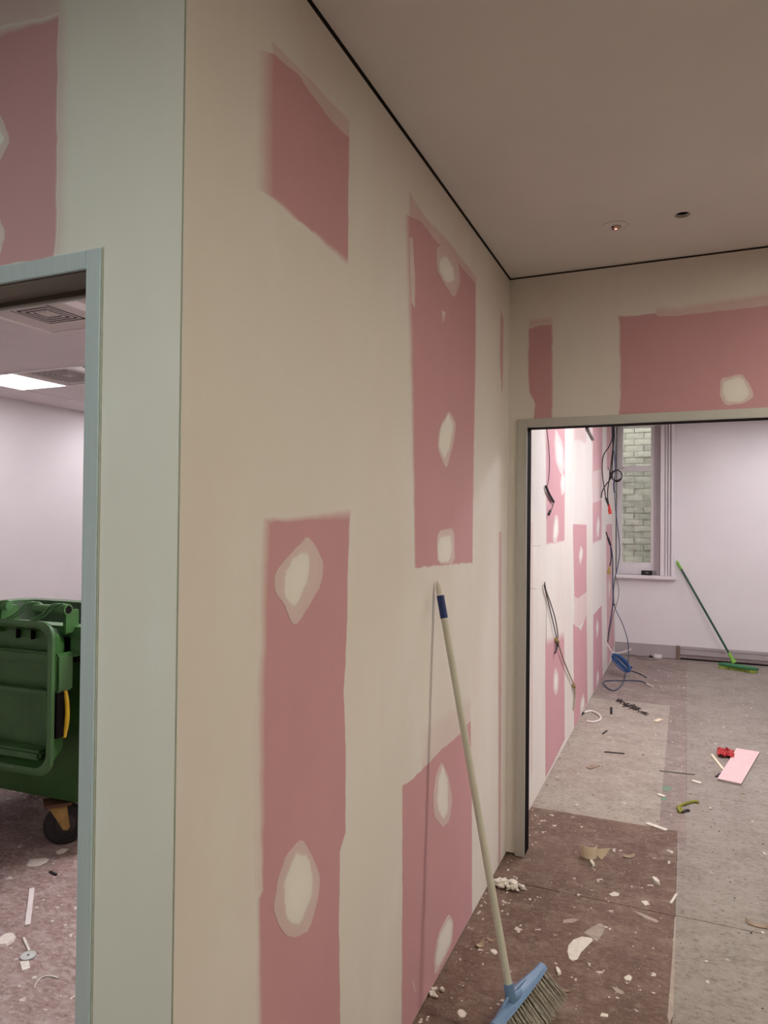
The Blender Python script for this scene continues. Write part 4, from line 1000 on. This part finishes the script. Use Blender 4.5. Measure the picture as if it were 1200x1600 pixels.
splash([(1036, 1228), (1046, 1229), (1052, 1232), (1044, 1236), (1034, 1235)], M_GSTAIN, .0006); splash([(1034, 1245), (1043, 1246), (1041, 1251), (1032, 1250)], M_GSTAIN, .0006)
# cut line of old tape along the seam
splash([(1054, 1434), (1056.5, 1434), (1052, 1585), (1046, 1600), (1043, 1590), (1050, 1500)], M_SMEAR, .0009)
# cream paper collar with a folded flap
c = fl(923, 1343); s = (fl(945, 1340) - c).length / 23
pc = empty('paper_collar', (c.x, c.y, 0), 'cream paper collar standing on the floor with a folded triangular flap', 'paper')
b = MB(); n = 14; R_ = 10 * s; hgt = 17 * s
ctr = c + Vector((math.sin(YAW) * -R_, math.cos(YAW) * R_, 0))
o_ = []; 
for i in range(n + 1):
    a = math.pi * (1.05 + 0.95 * i / n) + YAW - 0.15
    for rr in (R_, R_ - .0012): 
        for z in (.001, hgt): o_.append((ctr.x + rr * 1.15 * math.cos(a), ctr.y + rr * math.sin(a), z))
fs = []
for i in range(n):
    k = i * 4; fs += [(k, k + 4, k + 5, k + 1), (k + 2, k + 3, k + 7, k + 6), (k + 1, k + 5, k + 7, k + 3), (k, k + 2, k + 6, k + 4)]
fs += [(0, 1, 3, 2), (n * 4, n * 4 + 2, n * 4 + 3, n * 4 + 1)]
b.add(o_, fs); keep(b.build('collar', M_PAPER), pc)
def tri(p, q, r, th=.0012):
    nn = (q - p).cross(r - p).normalized() * th
    return MB().add([p, q, r, p + nn, q + nn, r + nn], [(0, 2, 1), (3, 4, 5), (0, 1, 4, 3), (1, 2, 5, 4), (2, 0, 3, 5)])
A = fl(940, 1344); A.z = .001; Bq = on(955, 1325, 1, A.y + .012); Cq = on(924, 1327, 1, A.y - .002)
keep(tri(A, Bq, Cq).build('flap', M_PAPER), pc)
# curled scraps
def curl(x, y, w, l, label, mat=M_TAN, rot=0.0, amp=.012, name='paper_scrap', cat='debris'):
    c = fl(x, y); b = MB(); n = 8; vs = []
    for i in range(n + 1):
        t = i / n - .5; ww = w * (1 - (2 * t) ** 2 * .55)
        for sg in (-1, 1):
            px_, py_ = t * l, sg * ww / 2
            vs.append((c.x + px_ * math.cos(rot) - py_ * math.sin(rot), c.y + px_ * math.sin(rot) + py_ * math.cos(rot), .001 + amp * ((2 * t) ** 2) * (1 if sg > 0 else .35)))
    m = len(vs); vs2 = [(v[0], v[1], v[2] + .0014) for v in vs]
    fs = []
    for i in range(n):
        k = 2 * i; fs += [(k, k + 1, k + 3, k + 2), (m + k, m + k + 2, m + k + 3, m + k + 1), (k, k + 2, m + k + 2, m + k), (k + 1, m + k + 1, m + k + 3, k + 3)]
    fs += [(0, m, m + 1, 1), (2 * n, 2 * n + 1, m + 2 * n + 1, m + 2 * n)]
    b.add(vs + vs2, fs); return tag(b.build(name, mat, smooth=True), label, cat)
curl(983, 1339, .030, .058, 'curled brown paper scrap right of the cream paper collar', rot=.6)
curl(1183, 1447, .022, .085, 'dark brown curled scrap lying on the pale floor seam at right', rot=-.15, amp=.02)
curl(769, 1470, .018, .040, 'thin brown scrap beside the broom pole', rot=.3)
curl(750, 1478, .022, .040, 'tan curled scrap between the wall and the broom pole', mat=simple('tan_card', (0.46, 0.36, 0.26), .85), rot=1.0, amp=.02)
curl(885, 1549, .012, .035, 'small torn scrap just right of the broom bristles', rot=.2)
chip(772, 1488, 6, 4, 'pale oval plaster chip left of the broom pole'); chip(722, 1584, 7, 6, 'round plaster chip on the floor left of the blue broom head')
chip(1025, 1378, 4, 5, 'squarish pale chip near the floor seam', th=.012); chip(925, 1350, 3, 4, 'tiny pale nib just in front of the paper collar', th=.012)
chip(792, 1596, 6, 4, 'white crumb beside the blue broom head', th=.008); chip(872, 1518, 4, 6, 'white crumb above the broom bristles', th=.008)
def stick(a, b_, r, mat, label, name='stick', cat='debris', z=None):
    z = r if z is None else z
    p, q = fl(*a, z), fl(*b_, z)
    n_ = (q - p).normalized(); s_ = Vector((-n_.y, n_.x, 0)) * r
    b = MB().obox((p + q) / 2, (q - p) / 2, s_, Vector((0, 0, min(r, .003)))); 
    o = b.build(name, mat, bevel=.0008); o.location.z = -min(0, (p.z - .003)) - max(0, p.z - .0035)
    return tag(o, label, cat)
stick((1048, 1411), (1057, 1397), .005, M_CHIP, 'white sliver lying by the seam of the two floors')
stick((1010, 1283), (1042, 1294), .014, M_CHIP, 'long white paper strip across the brown and pale floor edge', 'paper_strip')
stick((1028, 1238), (1039, 1242), .014, M_CHIP, 'white chip on the green stain', 'plaster_chip')
stick((944, 1174), (976, 1177), .006, M_CBLK, 'thin dark stick on the far floor left of centre')
stick((948, 1141), (942, 1146), .006, M_CBLK, 'short dark offcut behind the long dark stick', 'offcut')
stick((955, 1104), (955, 1114), .010, M_CBLK, 'short black peg lying left of the dark fluff', 'offcut')
stick((1112, 1178), (1130, 1201), .008, M_PAPER, 'pale thin strip pointing at the pink offcut', 'strip')
stick((1121, 1211), (1128, 1206), .016, M_CBLK, 'dark scrap at the left edge of the pink offcut', 'scrap')
stick((1081, 1217), (1096, 1221), .014, M_CHIP, 'white leaf shaped sliver left of the pink offcut', 'sliver')
stick((1030, 1204), (1086, 1210), .004, M_CGREY, 'fine dark wire lying across the mauve strip', 'wire')
stick((920, 1197), (934, 1192), .018, M_TAN, 'grey brown flake on the far floor near the pink wall', 'flake')
stick((1024, 1124), (1033, 1121), .018, M_PAPER, 'small cream block on the far floor', 'offcut')
# pink plasterboard offcut
P = [fl(x, y) for x, y in ((1121, 1220), (1158, 1228), (1187, 1178), (1151, 1172))]
oc = empty('board_offcut', tuple((P[0] + P[2]) / 2), 'rectangular pink plasterboard offcut lying on the far floor', 'board')
n = 4
b = MB(); b.add([Vector((p.x, p.y, .001)) for p in P] + [Vector((p.x, p.y, .0135)) for p in P], [(3, 2, 1, 0), (4, 5, 6, 7)] + [(i, (i + 1) % 4, 4 + (i + 1) % 4, 4 + i) for i in range(4)])
keep(b.build('gypsum_core', M_CORE), oc)
cen = sum(P, Vector()) / 4
b = MB(); b.add([Vector((p.x, p.y, .0136)) for p in P] + [Vector((p.x, p.y, .0145)) for p in P], [(3, 2, 1, 0), (4, 5, 6, 7)] + [(i, (i + 1) % 4, 4 + (i + 1) % 4, 4 + i) for i in range(4)])
keep(b.build('face_paper', M_PINKBOARD), oc)
# crumpled red wrapper
c = fl(1134, 1180)
rw = MB(); nu, nv = 14, 8; vs = []
for i in range(nu + 1):
    for j in range(nv + 1):
        u, v = i / nu - .5, j / nv - .5
        q = Vector((u * 9, v * 7, 3.1)); h = .012 + .030 * (noise.noise(q) + .4) * max(0, 1 - (2 * u) ** 4) 
        vs.append((c.x + u * .11 + .02 * noise.noise(q * 1.7), c.y + v * .16 + .03 * noise.noise(q * 1.3 + Vector((5, 0, 0))), max(.001, h)))
W_ = nv + 1
rw.add(vs, [(i * W_ + j, (i + 1) * W_ + j, (i + 1) * W_ + j + 1, i * W_ + j + 1) for i in range(nu) for j in range(nv)])
o = rw.build('red_wrapper', simple('red_film', (0.52, 0.035, 0.04), .35, var=.25, scale=50), smooth=False)
o.modifiers.new('thickness', 'SOLIDIFY').thickness = .0015
tag(o, 'crumpled red plastic wrapper behind the pink offcut', 'wrapper')
# yellow-green strap
ys = empty('yellow_strap', tuple(fl(1066, 1262)), 'twisted yellow green strap on the pale far floor', 'strap')
for pts, m in (([(1092, 1253.5), (1084, 1252), (1076, 1254), (1064, 1258), (1060, 1263), (1061, 1268)], 'olive_strap'), ([(1059, 1262), (1062, 1268), (1066, 1266), (1060, 1260)], 'olive_strap'), ([(1066, 1269), (1072, 1266), (1078, 1266.5)], 'dark')):
    mm = MATS.get('olive_strap') or simple('olive_strap', (0.30, 0.31, 0.04), .5, var=.3, scale=30)
    keep(MB().tube(g(pts, .008), .008 if m != 'dark' else .006, 6).build('strap_run', mm if m != 'dark' else M_CBLK, smooth=True), ys)
# dark fluff heap
c = fl(988, 1106); fh = empty('dark_fluff', (c.x, c.y, 0), 'heap of dark fibrous sweepings on the far floor', 'debris')
M_FLUFF = simple('dark_fibre', (0.07, 0.055, 0.05), .9, var=.2)
b = MB()
for i in range(70):
    a = random.uniform(-1, 1); p = c + Vector((a * .13, -a * .20 + random.uniform(-.05, .05), .004)); d_ = Vector((random.uniform(-1, 1), random.uniform(-1, 1), 0)).normalized() * random.uniform(.02, .06)
    b.tube([p, p + d_ * .5 + Vector((0, 0, random.uniform(0, .02))), p + d_], .003, 4)
o = keep(b.build('fibres', M_FLUFF), fh); o['kind'] = 'stuff'
# bin room bits
stick((50, 1386), (43, 1443), .010, M_CWHITE, 'grey white strip lying on the bin room floor', 'strip')
c = fl(44, 1495)
wd = empty('washer', (c.x, c.y, 0), 'pale round washer with a torn tab on the bin room floor', 'washer')
bw = MB(); rr = lambda q, z: [(c.x + q * math.cos(2 * math.pi * k / 24), c.y + q * math.sin(2 * math.pi * k / 24), z) for k in range(24)]
bw.rings([rr(.0055, .002), rr(.0055, .0065), rr(.0265, .0065), rr(.0275, .004), rr(.0265, .002), rr(.0055, .002)], cap0=False, cap1=False)
keep(bw.build('disc', simple('zinc_grey', (0.52, 0.53, 0.51), .5), smooth=True), wd)
q0, q1, q2, q3 = [fl(*q) for q in ((31, 1503), (45, 1501), (47, 1513), (35, 1517))]
b = MB().add([Vector((q.x, q.y, .0005)) for q in (q0, q1, q2, q3)] + [Vector((q.x, q.y, .0018)) for q in (q0, q1, q2, q3)], [(3, 2, 1, 0), (4, 5, 6, 7)] + [(i, (i + 1) % 4, 4 + (i + 1) % 4, 4 + i) for i in range(4)])
keep(b.build('tab', M_CHIP), wd)
stick((37, 1465), (46, 1486), .004, M_CHIP, 'pale splinter behind the round washer', 'splinter')
chip(6, 1472, 13, 9, 'broken pale board chip at the bin room floor edge', th=.012, rot=.4)
stick((78, 1361), (88, 1366), .006, M_CBLK, 'short dark splinter on the floor before the bin wheel', 'splinter')
chip(57, 1347, 16, 6, 'smeared white plaster flake in front of the bin', th=.002, rot=.9); chip(97, 1330, 8, 4, 'white plaster flake under the bin wheel', th=.003)
chip(120, 1420, 4, 3, 'small white crumb by the narrow door jamb', th=.006)
pp = smooth_path([fl(*q, .003) for q in ((54, 1543), (58, 1534), (68, 1526), (80, 1525), (91, 1528))])
tag(MB().tube(pp, .0022, 5).build('string', M_CWHITE, smooth=True), 'bent white string on the bin room floor', 'string')

# ------------------------------------------------------------------ uncountable crumbs and dust chips
random.seed(77)
def crumbs(name, n, region, smin, smax, mat, label, parent=None):
    b = MB()
    for i in range(n):
        x = random.uniform(region[0], region[1]); y = region[2] + (region[3] - region[2]) * random.random()
        s = smin + (smax - smin) * random.random() ** 3; r = random.uniform(0, 6.28); k = random.choice((4, 5, 6))
        c_, s_ = math.cos(r), math.sin(r); el = random.uniform(.4, 1)
        pts = []
        for j in range(k):
            a = 2 * math.pi * j / k; q = s * random.uniform(.6, 1.1)
            px_, py_ = q * math.cos(a), q * el * math.sin(a); pts.append((x + px_ * c_ - py_ * s_, y + px_ * s_ + py_ * c_))
        h = s * random.uniform(.15, .5)
        b.add([(p[0], p[1], .0004) for p in pts] + [(x + (p[0] - x) * .75, y + (p[1] - y) * .75, h) for p in pts], [tuple(range(k, 2 * k))] + [(j, (j + 1) % k, k + (j + 1) % k, k + j) for j in range(k)])
    o = b.build(name, mat, recalc=False); tag(o, label, 'debris', kind='stuff'); return o
crumbs('plaster_crumbs', 420, (XL + .01, -.04, 1.6, 4.0), .0010, .0055, M_CHIP, 'scattered white plaster crumbs on the brown hall floor')
crumbs('wall_foot_crumbs', 160, (XL + .004, XL + .12, 1.9, 4.0), .0015, .008, M_CHIP, 'white plaster crumbs gathered along the foot of the pink wall')
crumbs('dark_grit', 260, (-.03, .9, 1.8, 4.6), .0015, .007, M_CBLK, 'dark grit scattered over the pale floor')
crumbs('far_room_crumbs', 330, (XL + .02, 1.6, 4.0, 9.0), .002, .012, M_CHIP, 'white plaster crumbs scattered over the far room floor')
crumbs('far_room_grit', 330, (XL + .02, 1.6, 4.0, 9.0), .003, .014, M_TAN, 'brown grit scattered over the far room floor')
crumbs('wall_foot_grit', 60, (XL + .003, XL + .03, 4.0, 8.9), .003, .012, M_TAN, 'brown grit along the foot of the far pink wall')
crumbs('bin_room_crumbs', 500, (-3.9, -.95, 1.2, 3.0), .0015, .011, M_CHIP, 'white plaster crumbs scattered over the bin room floor')
